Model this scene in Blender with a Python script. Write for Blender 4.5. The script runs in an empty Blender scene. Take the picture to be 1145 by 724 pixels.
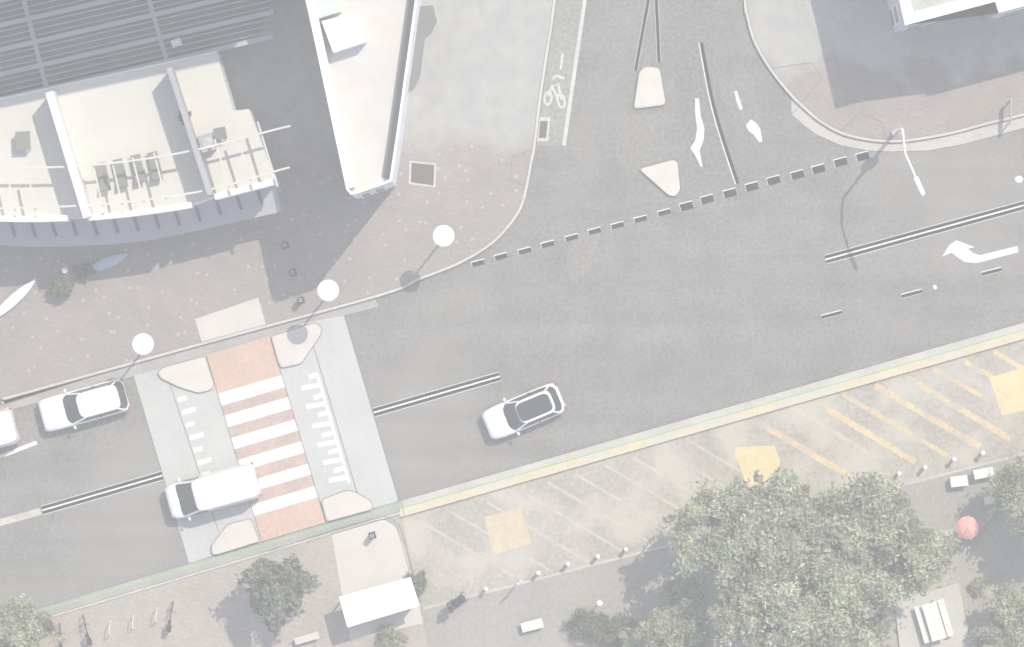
import bpy, bmesh, math, random
from mathutils import Vector, Matrix
import numpy as np
random.seed(7); rng = np.random.default_rng(11)
R = math.radians; PI = math.pi
scene = bpy.context.scene
COL = scene.collection
S = 21.3          # photograph pixels per metre on the ground
H = 300.0         # height of the aerial camera

# ------------------------------------------------------------------ helpers
def W(px, py, z=0.0):
    k = (H - z) / H / S
    return ((px - 572.5) * k, (362.0 - py) * k)
def W3(px, py, z=0.0):
    x, y = W(px, py, z); return Vector((x, y, z))
def ang(dx, dy):                      # heading of an image direction, in the world
    return math.atan2(-dy, dx)

def tag(o, label=None, cat=None, group=None, kind=None):
    if label: o['label'] = label
    if cat: o['category'] = cat
    if group: o['group'] = group
    if kind: o['kind'] = kind
    return o
def thing(name, label, cat, loc=(0, 0, 0), rz=0.0, group=None):
    o = bpy.data.objects.new(name, None); COL.objects.link(o)
    o.empty_display_size = 0.3
    o.location = loc; o.rotation_euler = (0, 0, rz)
    return tag(o, label, cat, group)
def obj(name, bm, mat, parent=None, world=False, smooth=False, label=None):
    me = bpy.data.meshes.new(name)
    if world and parent is not None:
        p = parent; off = Vector((0, 0, 0))
        while p is not None:
            off += Vector(p.location); p = p.parent
        bmesh.ops.translate(bm, verts=bm.verts[:], vec=-off)
    bmesh.ops.recalc_face_normals(bm, faces=bm.faces[:])
    bm.to_mesh(me); bm.free()
    me.materials.append(mat)
    if smooth:
        for p in me.polygons: p.use_smooth = True
    o = bpy.data.objects.new(name, me); COL.objects.link(o)
    if parent is not None: o.parent = parent
    if label: o['label'] = label
    return o
def copy_tree(o, parent=None):
    c = o.copy(); COL.objects.link(c)
    if parent is not None: c.parent = parent
    for ch in list(o.children): copy_tree(ch, c)
    return c
def place(proto, first, loc, rz, label, group=None):
    o = proto if first else copy_tree(proto)
    o.location = loc; o.rotation_euler = (0, 0, rz); o['label'] = label
    if group: o['group'] = group
    return o

def NB(): return bmesh.new()
def box(bm, c, s, rz=0.0, ry=0.0, rx=0.0):
    m = Matrix.Translation(Vector(c)) @ Matrix.Rotation(rz, 4, 'Z') @ Matrix.Rotation(ry, 4, 'Y') @ Matrix.Rotation(rx, 4, 'X') @ Matrix.Diagonal((s[0], s[1], s[2], 1))
    bmesh.ops.create_cube(bm, size=1.0, matrix=m); return bm
def tube(bm, a, b, r, r2=None, n=12):
    a = Vector(a); b = Vector(b); d = b - a; L = d.length
    if L < 1e-6: return bm
    q = d.to_track_quat('Z', 'Y').to_matrix().to_4x4()
    bmesh.ops.create_cone(bm, cap_ends=True, segments=n, radius1=r, radius2=r if r2 is None else r2, depth=L,
                          matrix=Matrix.Translation((a + b) / 2) @ q)
    return bm
def path_tube(bm, pts, r, n=8):
    for a, b in zip(pts[:-1], pts[1:]): tube(bm, a, b, r, n=n)
    for p in pts[1:-1]:
        bmesh.ops.create_icosphere(bm, subdivisions=1, radius=r * 1.02, matrix=Matrix.Translation(Vector(p)))
    return bm
def ball(bm, c, s, sub=2):
    bmesh.ops.create_icosphere(bm, subdivisions=sub, radius=1.0, matrix=Matrix.Translation(Vector(c)) @ Matrix.Diagonal((s[0], s[1], s[2], 1)))
    return bm
def torus(bm, c, R0, r, axis='Y', n=24, m=8):
    rings = []
    for i in range(n):
        a = 2 * PI * i / n; ring = []
        for j in range(m):
            b = 2 * PI * j / m
            rr = R0 + r * math.cos(b); h = r * math.sin(b)
            if axis == 'Y': p = (c[0] + rr * math.cos(a), c[1] + h, c[2] + rr * math.sin(a))
            else: p = (c[0] + rr * math.cos(a), c[1] + rr * math.sin(a), c[2] + h)
            ring.append(bm.verts.new(p))
        rings.append(ring)
    for i in range(n):
        for j in range(m):
            bm.faces.new((rings[i][j], rings[(i + 1) % n][j], rings[(i + 1) % n][(j + 1) % m], rings[i][(j + 1) % m]))
    return bm
def lathe(bm, prof, n=24, c=(0, 0, 0)):
    rings = []
    for r, z in prof:
        rings.append([bm.verts.new((c[0] + r * math.cos(2 * PI * i / n), c[1] + r * math.sin(2 * PI * i / n), c[2] + z)) for i in range(n)])
    for a, b in zip(rings[:-1], rings[1:]):
        for i in range(n): bm.faces.new((a[i], a[(i + 1) % n], b[(i + 1) % n], b[i]))
    bm.faces.new(rings[0]); bm.faces.new(rings[-1]); return bm
def tri(bm, f): bmesh.ops.triangulate(bm, faces=[f])
def sheet(bm, pts, z):                # pts: world xy
    f = bm.faces.new([bm.verts.new((x, y, z)) for x, y in pts])
    if f.normal.z < 0: f.normal_flip()
    f.normal_update()
    if len(pts) > 4: tri(bm, f)
    return bm
def prism(bm, pts, z0, z1):
    lo = [bm.verts.new((x, y, z0)) for x, y in pts]; hi = [bm.verts.new((x, y, z1)) for x, y in pts]
    n = len(pts)
    for i in range(n): bm.faces.new((lo[i], lo[(i + 1) % n], hi[(i + 1) % n], hi[i]))
    a = bm.faces.new(lo[::-1]); b = bm.faces.new(hi)
    if n > 4: bmesh.ops.triangulate(bm, faces=[a, b])
    return bm
def px(pts, z=0.0): return [W(x, y, z) for x, y in pts]
def smoothline(pts, n=6):             # Catmull-Rom through the points
    out = []; P = [pts[0]] + list(pts) + [pts[-1]]
    for i in range(1, len(P) - 2):
        p0, p1, p2, p3 = [Vector((q[0], q[1])) for q in P[i - 1:i + 3]]
        for k in range(n):
            t = k / n
            v = 0.5 * ((2 * p1) + (-p0 + p2) * t + (2 * p0 - 5 * p1 + 4 * p2 - p3) * t * t + (-p0 + 3 * p1 - 3 * p2 + p3) * t ** 3)
            out.append((v.x, v.y))
    out.append(tuple(pts[-1])); return out
def offset(line, d):                  # shift a polyline sideways (left of travel is +)
    out = []
    for i, p in enumerate(line):
        a = Vector(line[max(i - 1, 0)]); b = Vector(line[min(i + 1, len(line) - 1)])
        t = (b - a).normalized(); nrm = Vector((-t.y, t.x)); q = Vector(p) + nrm * d
        out.append((q.x, q.y))
    return out
def ribbon(bm, line, w, z, z0=None):
    l = offset(line, w / 2); r = offset(line, -w / 2)
    for i in range(len(line) - 1):
        q = [l[i], l[i + 1], r[i + 1], r[i]]
        if z0 is None:
            f = bm.faces.new([bm.verts.new((x, y, z)) for x, y in q]); f.normal_update()
            if f.normal.z < 0: f.normal_flip()
        else: prism(bm, q, z0, z)
    return bm
def strip(bm, l, r, z0, z1):          # solid kerb between two polylines
    n = len(l)
    v = [[bm.verts.new((p[0], p[1], z)) for p in line] for line in (l, r) for z in (z0, z1)]
    ll, lh, rl, rh = v
    for i in range(n - 1):
        bm.faces.new((lh[i], lh[i + 1], rh[i + 1], rh[i])); bm.faces.new((ll[i], ll[i + 1], lh[i + 1], lh[i]))
        bm.faces.new((rl[i], rh[i], rh[i + 1], rl[i + 1]))
    bm.faces.new((ll[0], lh[0], rh[0], rl[0])); bm.faces.new((ll[-1], rl[-1], rh[-1], lh[-1])); return bm
def rounded(pts, r=0.25, n=4):        # round the corners of a world polygon
    out = []; N = len(pts)
    for i in range(N):
        p = Vector(pts[i]); a = Vector(pts[i - 1]) - p; b = Vector(pts[(i + 1) % N]) - p
        rr = min(r, a.length * .45, b.length * .45)
        s = p + a.normalized() * rr; e = p + b.normalized() * rr
        for k in range(n + 1):
            t = k / n; q = s * (1 - t) ** 2 + p * 2 * t * (1 - t) + e * t * t; out.append((q.x, q.y))
    return out

# ------------------------------------------------------------------ materials
def mat(name, col, rough=0.85, fine=(30.0, .10), big=(.35, .10), tint=None, metal=0.0, spec=.3, bump=0.0, extra=None):
    m = bpy.data.materials.new(name); m.use_nodes = True
    nt = m.node_tree; N = nt.nodes; L = nt.links
    b = N['Principled BSDF']; b.inputs['Roughness'].default_value = rough; b.inputs['Metallic'].default_value = metal
    b.inputs['Specular IOR Level'].default_value = spec
    tc = N.new('ShaderNodeTexCoord')
    base = N.new('ShaderNodeRGB'); base.outputs[0].default_value = (*col, 1)
    cur = base.outputs[0]
    def mult(cur, scale, amt, detail=4.0, c=None):
        t = N.new('ShaderNodeTexNoise'); t.inputs['Scale'].default_value = scale; t.inputs['Detail'].default_value = detail
        t.inputs['Roughness'].default_value = .6
        L.new(tc.outputs['Object'], t.inputs['Vector'])
        r = N.new('ShaderNodeMapRange'); r.inputs['From Min'].default_value = .3; r.inputs['From Max'].default_value = .7
        r.inputs['To Min'].default_value = 1 - amt; r.inputs['To Max'].default_value = 1 + amt
        L.new(t.outputs['Fac'], r.inputs['Value'])
        x = N.new('ShaderNodeMix'); x.data_type = 'RGBA'; x.blend_type = 'MULTIPLY'; x.inputs[0].default_value = 1
        L.new(cur, x.inputs[6]); L.new(r.outputs[0], x.inputs[7]); return x.outputs[2], t
    if fine: cur, tf = mult(cur, *fine)
    if big: cur, _ = mult(cur, *big)
    if tint:                          # blotches of another colour: (colour, scale, threshold, amount)
        c2, sc, th, am = tint
        t = N.new('ShaderNodeTexNoise'); t.inputs['Scale'].default_value = sc; t.inputs['Detail'].default_value = 5
        mp = N.new('ShaderNodeVectorMath'); mp.operation = 'ADD'; mp.inputs[1].default_value = (37, 11, 5)
        L.new(tc.outputs['Object'], mp.inputs[0]); L.new(mp.outputs[0], t.inputs['Vector'])
        r = N.new('ShaderNodeMapRange'); r.inputs['From Min'].default_value = th; r.inputs['From Max'].default_value = th + .15
        r.inputs['To Max'].default_value = am; L.new(t.outputs['Fac'], r.inputs['Value'])
        x = N.new('ShaderNodeMix'); x.data_type = 'RGBA'; L.new(r.outputs[0], x.inputs[0]); L.new(cur, x.inputs[6]); x.inputs[7].default_value = (*c2, 1)
        cur = x.outputs[2]
    if extra: cur = extra(N, L, tc, cur)
    L.new(cur, b.inputs['Base Color'])
    if bump and fine:
        bn = N.new('ShaderNodeBump'); bn.inputs['Strength'].default_value = bump; bn.inputs['Distance'].default_value = .02
        L.new(tf.outputs['Fac'], bn.inputs['Height']); L.new(bn.outputs[0], b.inputs['Normal'])
    return m
def pavers(size, dots, rot):
    def f(N, L, tc, cur):
        mp = N.new('ShaderNodeMapping'); mp.inputs['Rotation'].default_value = (0, 0, rot); L.new(tc.outputs['Object'], mp.inputs[0])
        br = N.new('ShaderNodeTexBrick'); br.inputs['Scale'].default_value = 1.0
        br.inputs['Brick Width'].default_value = size; br.inputs['Row Height'].default_value = size / 2
        br.inputs['Mortar Size'].default_value = .012
        br.inputs['Color1'].default_value = (1.05, 1.03, 1.02, 1); br.inputs['Color2'].default_value = (.93, .93, .95, 1); br.inputs['Mortar'].default_value = (.80, .80, .80, 1)
        L.new(mp.outputs[0], br.inputs['Vector'])
        x = N.new('ShaderNodeMix'); x.data_type = 'RGBA'; x.blend_type = 'MULTIPLY'; x.inputs[0].default_value = 1
        L.new(cur, x.inputs[6]); L.new(br.outputs['Color'], x.inputs[7]); cur = x.outputs[2]
        if dots:
            v = N.new('ShaderNodeTexVoronoi'); v.inputs['Scale'].default_value = dots; v.inputs['Randomness'].default_value = 1.0
            v.voronoi_dimensions = '2D'; L.new(mp.outputs[0], v.inputs['Vector'])
            r = N.new('ShaderNodeMapRange'); r.inputs['From Min'].default_value = .10; r.inputs['From Max'].default_value = .04; r.inputs['To Max'].default_value = .40
            L.new(v.outputs['Distance'], r.inputs['Value'])
            x2 = N.new('ShaderNodeMix'); x2.data_type = 'RGBA'; L.new(r.outputs[0], x2.inputs[0]); L.new(cur, x2.inputs[6]); x2.inputs[7].default_value = (.62, .58, .53, 1)
            cur = x2.outputs[2]
        return cur
    return f
def pale_zone(y0, span, col, inner):
    def f(N, L, tc, cur):
        cur = inner(N, L, tc, cur)
        sp = N.new('ShaderNodeSeparateXYZ'); L.new(tc.outputs['Object'], sp.inputs[0])
        t = N.new('ShaderNodeTexNoise'); t.inputs['Scale'].default_value = .5; t.inputs['Detail'].default_value = 5; L.new(tc.outputs['Object'], t.inputs['Vector'])
        a = N.new('ShaderNodeMath'); a.operation = 'MULTIPLY_ADD'; a.inputs[1].default_value = 5.0; L.new(t.outputs['Fac'], a.inputs[0]); L.new(sp.outputs['Y'], a.inputs[2])
        r = N.new('ShaderNodeMapRange'); r.inputs['From Min'].default_value = y0 + 2.5 - span; r.inputs['From Max'].default_value = y0 + 2.5 + span; L.new(a.outputs[0], r.inputs['Value'])
        br = N.new('ShaderNodeTexNoise'); br.inputs['Scale'].default_value = 1.1; br.inputs['Detail'].default_value = 9; br.inputs['Roughness'].default_value = .7; L.new(tc.outputs['Object'], br.inputs['Vector'])
        c = N.new('ShaderNodeValToRGB'); c.color_ramp.elements[0].position = .32; c.color_ramp.elements[1].position = .68
        c.color_ramp.elements[0].color = (col[0] * .88, col[1] * .875, col[2] * .97, 1); c.color_ramp.elements[1].color = (col[0] * 1.12, col[1] * 1.13, col[2] * 1.04, 1)
        L.new(br.outputs['Fac'], c.inputs[0])
        x = N.new('ShaderNodeMix'); x.data_type = 'RGBA'; L.new(r.outputs[0], x.inputs[0]); L.new(cur, x.inputs[6]); L.new(c.outputs[0], x.inputs[7]); return x.outputs[2]
    return f
def skids(N, L, tc, cur):             # long darker tyre-worn bands along the street
    mp = N.new('ShaderNodeMapping'); mp.inputs['Rotation'].default_value = (0, 0, -R(15.6)); mp.inputs['Scale'].default_value = (.03, .9, 1)
    L.new(tc.outputs['Object'], mp.inputs[0])
    t = N.new('ShaderNodeTexNoise'); t.inputs['Scale'].default_value = 1.0; t.inputs['Detail'].default_value = 3; L.new(mp.outputs[0], t.inputs['Vector'])
    r = N.new('ShaderNodeMapRange'); r.inputs['From Min'].default_value = .3; r.inputs['From Max'].default_value = .7; r.inputs['To Min'].default_value = .90; r.inputs['To Max'].default_value = 1.08
    L.new(t.outputs['Fac'], r.inputs['Value'])
    x = N.new('ShaderNodeMix'); x.data_type = 'RGBA'; x.blend_type = 'MULTIPLY'; x.inputs[0].default_value = 1
    L.new(cur, x.inputs[6]); L.new(r.outputs[0], x.inputs[7]); return x.outputs[2]
def wear(col, scale=6.0, th=.5, am=.5):
    return (col, scale, th, am)

ASPH = (.207, .200, .189)
M = {}
M['asphalt'] = mat('aged_asphalt', ASPH, .92, (5.5, .24), (.45, .13), ((.265, .25, .225), .10, .50, .8), extra=skids)
M['asphalt_dark'] = mat('patched_asphalt', (.19, .188, .187), .92, (5.5, .30), (.3, .07))
M['green_lane'] = mat('faded_green_lane', (.262, .268, .24), .92, (5.5, .25), (.4, .08))
M['ground'] = mat('sandy_ground', (.36, .33, .28), .95, (6.0, .14), (.15, .14), ((.30, .29, .25), .35, .5, .7))
M['paver'] = mat('pink_grey_pavers', (.292, .263, .238), .9, (7.0, .10), (.3, .07), ((.36, .285, .26), .5, .55, .5), extra=pale_zone(9.3, .8, (.355, .35, .33), pavers(.46, .85, R(15.6))))
M['paver_corner'] = mat('pink_grey_corner_pavers', (.31, .275, .245), .9, (7.0, .10), (.3, .07), ((.37, .295, .27), .5, .55, .5), extra=pale_zone(13.6, .4, (.37, .36, .335), pavers(.46, 0, R(15.6))))
M['paver_beach'] = mat('beach_side_pavers', (.37, .33, .29), .9, (6.0, .10), (.3, .08), ((.44, .35, .30), .6, .52, .5), extra=pavers(.42, 0, R(15.6)))
M['paver_pale'] = mat('pale_grey_pavers', (.385, .385, .375), .9, (6.0, .07), (.45, .09), ((.36, .36, .385), .8, .5, .6), extra=pavers(.6, 0, R(8)))
M['concrete'] = mat('pale_concrete', (.545, .508, .458), .85, (8.0, .05), (.6, .05))
M['island'] = mat('cream_island_concrete', (.575, .53, .475), .85, (9.0, .05), (.9, .05), ((.55, .50, .44), 3.0, .6, .5))
M['kerb'] = mat('kerb_concrete', (.50, .475, .44), .85, (8.0, .08), (.5, .10), ((.38, .37, .35), 1.1, .55, .6))
M['gutter'] = mat('gutter_concrete', (.34, .325, .305), .9, (8.0, .10), (.5, .12))
M['gutter_pale'] = mat('pale_gutter_concrete', (.47, .44, .40), .9, (8.0, .08), (.5, .10))
M['joint'] = mat('dark_joint', (.10, .10, .10), .9, None, None)
M['table'] = mat('crossing_table_concrete', (.455, .455, .435), .88, (7.0, .06), (.4, .06), ((.44, .45, .44), .9, .55, .6))
M['white_paint'] = mat('white_road_paint', (.72, .70, .66), .7, (9.0, .10), (1.2, .06), ((.58, .55, .52), 3.0, .60, .5))
M['soft_white'] = mat('worn_white_road_paint', (.68, .67, .64), .8, (12.0, .10), (1.5, .08), ((.45, .45, .44), 5.0, .55, .6))
M['faint_white'] = mat('faded_white_bay_paint', (.475, .44, .365), .85, (8.0, .10), (1.0, .10), ((.41, .385, .345), 1.4, .5, .9))
M['lane_white'] = mat('faded_white_lane_paint', (.50, .50, .465), .85, (8.0, .12), (1.0, .08))
M['brick_red'] = mat('terracotta_crossing_surface', (.53, .365, .285), .88, (7.0, .12), (.5, .08), ((.50, .41, .37), 1.5, .55, .5))
M['brick_dull'] = mat('dull_red_crossing_surface', (.44, .325, .28), .88, (7.0, .14), (.8, .10), ((.50, .41, .37), 1.6, .55, .6))
M['grey_paint'] = mat('dark_grey_marking', (.018, .018, .02), .85, (12.0, .15), None, spec=.1)
M['yellow_line'] = mat('faded_yellow_bay_paint', (.58, .455, .265), .85, (6.0, .18), (.8, .12), ((.43, .395, .34), 1.3, .46, .95))
M['yellow_patch'] = mat('yellow_painted_asphalt', (.64, .52, .29), .85, (7.0, .10), (.9, .08), ((.58, .45, .24), 1.4, .58, .7))
M['orange_patch'] = mat('faded_orange_painted_asphalt', (.545, .445, .305), .85, (7.0, .10), (.9, .08), ((.48, .40, .30), 1.6, .5, .7))
M['yellow_kerb'] = mat('faded_yellow_kerb_paint', (.57, .49, .34), .85, (6.0, .08), (.6, .08), ((.53, .49, .43), .45, .48, .9))
M['green_line'] = mat('green_line_paint', (.22, .48, .20), .85, (10.0, .10), (.5, .1))
M['carpark'] = mat('pale_car_park_asphalt', (.365, .338, .285), .95, (4.5, .20), (.4, .12), ((.47, .43, .37), .45, .48, .9))
M['promenade'] = mat('grey_promenade', (.305, .288, .258), .93, (5.0, .15), (.35, .06))
M['white_wall'] = mat('white_render', (.78, .78, .79), .75, (6.0, .03), (.5, .03))
M['roof_pink'] = mat('off_white_roof_membrane', (.55, .518, .482), .85, (7.0, .05), (.4, .05), ((.56, .55, .56), .6, .5, .6))
M['roof_white'] = mat('white_roof_sheet', (.82, .82, .83), .6, (10.0, .02), (.6, .02))
M['roof_green'] = mat('grey_green_roof', (.40, .43, .38), .9, (7.0, .15), (.7, .15), ((.28, .30, .27), 1.0, .52, .8))
M['skylight'] = mat('pale_green_skylight', (.55, .60, .56), .35, None, (.6, .04))
M['tile'] = mat('cream_terrace_tiles', (.59, .575, .53), .8, (6.0, .04), (.4, .04))
M['lilac'] = mat('lilac_grey_awning', (.36, .35, .372), .85, (9.0, .05), (.6, .06))
M['louvre_dark'] = mat('mauve_grey_deck', (.16, .147, .16), .85, (9.0, .08), (.5, .10))
M['louvre'] = mat('grey_louvre_beam', (.40, .41, .44), .8, (9.0, .05), (.6, .05))
M['steel'] = mat('galvanised_steel', (.40, .41, .42), .5, (20.0, .06), None, metal=.3)
M['pale_steel'] = mat('pale_painted_steel', (.70, .70, .67), .5, (20.0, .04), None)
M['black'] = mat('black_metal', (.02, .02, .022), .55, (20.0, .15), None)
M['rubber'] = mat('black_rubber', (.018, .018, .019), .9, (20.0, .1), None)
M['car_paint'] = mat('white_car_paint', (.80, .80, .81), .25, None, (.8, .02), spec=.5)
M['glass'] = mat('dark_vehicle_glass', (.03, .035, .042), .08, None, (.8, .1), spec=.6)
M['win'] = mat('window_glass', (.05, .06, .075), .1, None, (.8, .1), spec=.6)
M['lamp_red'] = mat('red_tail_lamp', (.35, .02, .02), .3, None, None)
M['lamp_clear'] = mat('clear_head_lamp', (.55, .57, .60), .15, None, None)
M['trunk'] = mat('tree_bark', (.12, .10, .08), .95, (14.0, .2), (1.0, .1))
M['grey_fabric'] = mat('grey_awning_fabric', (.17, .17, .168), .9, (14.0, .08), (.5, .08))
M['lounger'] = mat('grey_lounger_fabric', (.21, .21, .20), .9, (14.0, .10), None)
M['red_fabric'] = mat('coral_red_fabric', (.82, .36, .32), .8, (9.0, .05), (1.5, .08))
M['skin'] = mat('skin', (.42, .26, .19), .6, None, None)
M['hair'] = mat('dark_hair', (.03, .022, .018), .8, None, None)
M['cloth_dark'] = mat('dark_cloth', (.03, .032, .04), .9, (20.0, .1), None)
M['cloth_white'] = mat('white_cloth', (.62, .62, .62), .9, (20.0, .05), None)
M['cloth_blue'] = mat('blue_cloth', (.06, .09, .16), .9, (20.0, .08), None)
M['brown'] = mat('brown_grate', (.12, .10, .09), .9, (12.0, .15), None)
M['board_white'] = mat('white_board_gelcoat', (.82, .82, .82), .3, None, (.8, .02))
M['board_blue'] = mat('pale_blue_board_gelcoat', (.40, .44, .52), .3, None, (.8, .04))
M['timber'] = mat('bleached_timber', (.56, .53, .48), .8, (9.0, .07), (1.0, .05))
M['scooter'] = mat('blue_grey_frame_paint', (.05, .055, .065), .4, None, None)
def leaf_mat(name, ramp):
    m = bpy.data.materials.new(name); m.use_nodes = True; nt = m.node_tree; b = nt.nodes['Principled BSDF']
    b.inputs['Roughness'].default_value = .7; b.inputs['Specular IOR Level'].default_value = .2
    g = nt.nodes.new('ShaderNodeNewGeometry'); c = nt.nodes.new('ShaderNodeValToRGB')
    e = c.color_ramp.elements; e[0].position = 0; e[0].color = (*ramp[0], 1); e[1].position = 1; e[1].color = (*ramp[-1], 1)
    for i, q in enumerate(ramp[1:-1]):
        k = e.new((i + 1) / (len(ramp) - 1)); k.color = (*q, 1)
    nt.links.new(g.outputs['Random Per Island'], c.inputs[0])
    tc = nt.nodes.new('ShaderNodeTexCoord'); t = nt.nodes.new('ShaderNodeTexNoise'); t.inputs['Scale'].default_value = .7
    nt.links.new(tc.outputs['Object'], t.inputs['Vector'])
    r = nt.nodes.new('ShaderNodeMapRange'); r.inputs['From Min'].default_value = .3; r.inputs['From Max'].default_value = .7; r.inputs['To Min'].default_value = .6; r.inputs['To Max'].default_value = 1.4
    nt.links.new(t.outputs['Fac'], r.inputs['Value'])
    x = nt.nodes.new('ShaderNodeMix'); x.data_type = 'RGBA'; x.blend_type = 'MULTIPLY'; x.inputs[0].default_value = 1
    nt.links.new(c.outputs[0], x.inputs[6]); nt.links.new(r.outputs[0], x.inputs[7]); nt.links.new(x.outputs[2], b.inputs['Base Color'])
    tr = nt.nodes.new('ShaderNodeBsdfTranslucent'); nt.links.new(x.outputs[2], tr.inputs[0]); mx = nt.nodes.new('ShaderNodeMixShader'); mx.inputs[0].default_value = .4
    out = [n for n in nt.nodes if n.type == 'OUTPUT_MATERIAL'][0]
    nt.links.new(b.outputs[0], mx.inputs[1]); nt.links.new(tr.outputs[0], mx.inputs[2]); nt.links.new(mx.outputs[0], out.inputs['Surface'])
    return m
M['leaf'] = leaf_mat('grey_green_leaves', [(.19, .215, .14), (.33, .355, .24), (.46, .48, .345), (.60, .60, .48)])
M['leaf_dark'] = leaf_mat('dark_green_leaves', [(.10, .115, .085), (.19, .21, .155), (.29, .31, .235)])

# ------------------------------------------------------------------ camera, light, air
cam = bpy.data.cameras.new('aerial_camera'); co = bpy.data.objects.new('aerial_camera', cam); COL.objects.link(co)
co.location = (0, 0, H); cam.sensor_width = 36.0; cam.lens = 36.0 * H / (1145 / S); cam.clip_start = 1.0; cam.clip_end = 3000.0
scene.camera = co
EL = 58.0
sh = Vector((-.62, -.79)).normalized()          # the way shadows fall
sd = Vector((-sh.x * math.cos(R(EL)), -sh.y * math.cos(R(EL)), math.sin(R(EL))))
sun = bpy.data.lights.new('sun', 'SUN'); so = bpy.data.objects.new('sun', sun); COL.objects.link(so)
sun.energy = 3.15; sun.angle = R(.5); sun.color = (1.0, .92, .77)
so.rotation_euler = sd.to_track_quat('Z', 'Y').to_euler(); so.location = (60, 80, 200)
wd = bpy.data.worlds.new('World'); scene.world = wd; wd.use_nodes = True
nt = wd.node_tree; bg = nt.nodes['Background']; sk = nt.nodes.new('ShaderNodeTexSky'); sk.sky_type = 'NISHITA'; sk.sun_disc = False
sk.sun_elevation = R(EL); sk.sun_rotation = math.atan2(-sh.x, -sh.y); sk.air_density = 1.0; sk.dust_density = 1.5; sk.ozone_density = 1.0
nt.links.new(sk.outputs[0], bg.inputs['Color']); bg.inputs['Strength'].default_value = .15
vs = scene.view_settings; vs.view_transform = 'Standard'; vs.look = 'None'; vs.gamma = 1.0; vs.use_curve_mapping = False; vs.exposure = 0.79
scene.render.filter_size = 2.4
scene.cycles.max_bounces = 8; scene.cycles.volume_bounces = 1; scene.cycles.use_denoising = True

GX = 300.0
bm = NB(); box(bm, (0, 0, (H + 3 - 1.3) / 2), (2 * GX + 30, 2 * GX + 30, H + 3 + 1.3))
hm = bpy.data.materials.new('pale_air'); hm.use_nodes = True
for n in list(hm.node_tree.nodes):
    if n.type == 'BSDF_PRINCIPLED': hm.node_tree.nodes.remove(n)
pv = hm.node_tree.nodes.new('ShaderNodeVolumePrincipled'); pv.inputs['Density'].default_value = .00128
pv.inputs['Color'].default_value = (.97, .955, .925, 1); pv.inputs['Anisotropy'].default_value = 0.0
hm.node_tree.links.new(pv.outputs[0], [n for n in hm.node_tree.nodes if n.type == 'OUTPUT_MATERIAL'][0].inputs['Volume'])
o = obj('haze', bm, hm); tag(o, 'pale milky air between the aerial view and the street', 'haze', kind='stuff')

# ------------------------------------------------------------------ ground, road, footpaths
bm = NB(); sheet(bm, [(-GX, -GX), (GX, -GX), (GX, GX), (-GX, GX)], -.15)
tag(obj('ground', bm, M['ground']), 'sandy ground under and beyond the street', 'ground', kind='structure')

# upper and lower edges of the main street (image px)
def up(x): return 445 + (x - 15) * (332 - 445) / (425 - 15)
def low(x): return 545 + (x - 500) * (360.5 - 545) / (1145 - 500) if x >= 447 else 670.4 + (x - 76) * (560.2 - 670.4) / (447 - 76)
bm = NB(); sheet(bm, px([(-2000, up(-2000) - 40), (560, -300), (560, -2500), (860, -2500), (860, -300), (3000, -420), (3000, low(3000) + 18), (447, low(447) + 12), (-2000, low(-2000) + 12)]), 0.0)
road = tag(obj('road', bm, M['asphalt']), 'pale aged asphalt street with a side street joining it', 'road', kind='structure')

kerbNW = smoothline([(-700, up(-700)), (-60, up(-60)), (15, 445), (220, 388), (425, 332), (467.6, 314.5), (495, 304), (520, 293), (550.5, 274), (570, 254), (583.6, 233.5), (590.5, 210), (596, 180), (599, 166), (605.7, 110.5), (614, 55), (622, 0), (660, -300), (720, -900)])
kerbNE = smoothline([(790, -700), (822, -120), (831, 0), (834, 19), (842, 47), (859, 77), (881, 105), (897.6, 121.6), (916, 137), (940, 150.5), (968, 157.5), (995.5, 160), (1023, 158), (1064.6, 150.5), (1106, 139.5), (1145, 130), (1300, 88), (2200, -160)])
kNW = [W(*p) for p in kerbNW]; kNE = [W(*p) for p in kerbNE]
KZ = .12
def footpath(label, line, closing, mat_):
    bm = NB(); prism(bm, line + closing, -.14, KZ)
    return tag(obj('footpath', bm, mat_), label, 'footpath', kind='structure')
inNW = offset(kNW, .17); inNE = offset(kNE, .17)
fNW = footpath('pink grey paved footpath beside the pedestrian crossing and terrace building', inNW, px([(-700, -900)]), M['paver'])
fNE = footpath('pink grey paved corner footpath in front of the shaded corner building', inNE, px([(2200, -900)]), M['paver_corner'])
bm = NB(); strip(bm, kNW, inNW, -.13, KZ + .012); obj('kerb', bm, M['kerb'], fNW)
bm = NB(); strip(bm, kNE, inNE, -.13, KZ + .012); obj('kerb', bm, M['kerb'], fNE)
bm = NB()
ribbon(bm, offset(kNW, .17), .022, KZ + .018); ribbon(bm, offset(kNW, .0), .03, KZ + .018); obj('kerb_joint', bm, M['joint'], fNW)
bm = NB()
ribbon(bm, offset(kNE, .17), .022, KZ + .018); ribbon(bm, offset(kNE, .0), .03, KZ + .018); obj('kerb_joint', bm, M['joint'], fNE)
def lines(name, parent, polys, z, w=.028, m='joint'):
    bm = NB()
    for p in polys: ribbon(bm, [W(*q) for q in p], w, z)
    return obj(name, bm, M[m], parent)
lines('ramp_joint', fNW, [[(598, 166.5), (573, 175.5), (569.6, 200.5), (591, 210)]], KZ + .009)
lines('ramp_joint', fNE, [[(859, 77.3), (907.5, 70.5), (919.5, 88.3), (892.5, 118.5)], [(937, 150), (961, 126.5), (985, 136), (991.5, 159)]], KZ + .009)
# pads at the ends of the crossing
bm = NB(); sheet(bm, px([(218, 357), (289, 333), (297.5, 363), (226, 383)]), KZ + .006); obj('concrete_pad', bm, M['concrete'], fNW)
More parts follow.
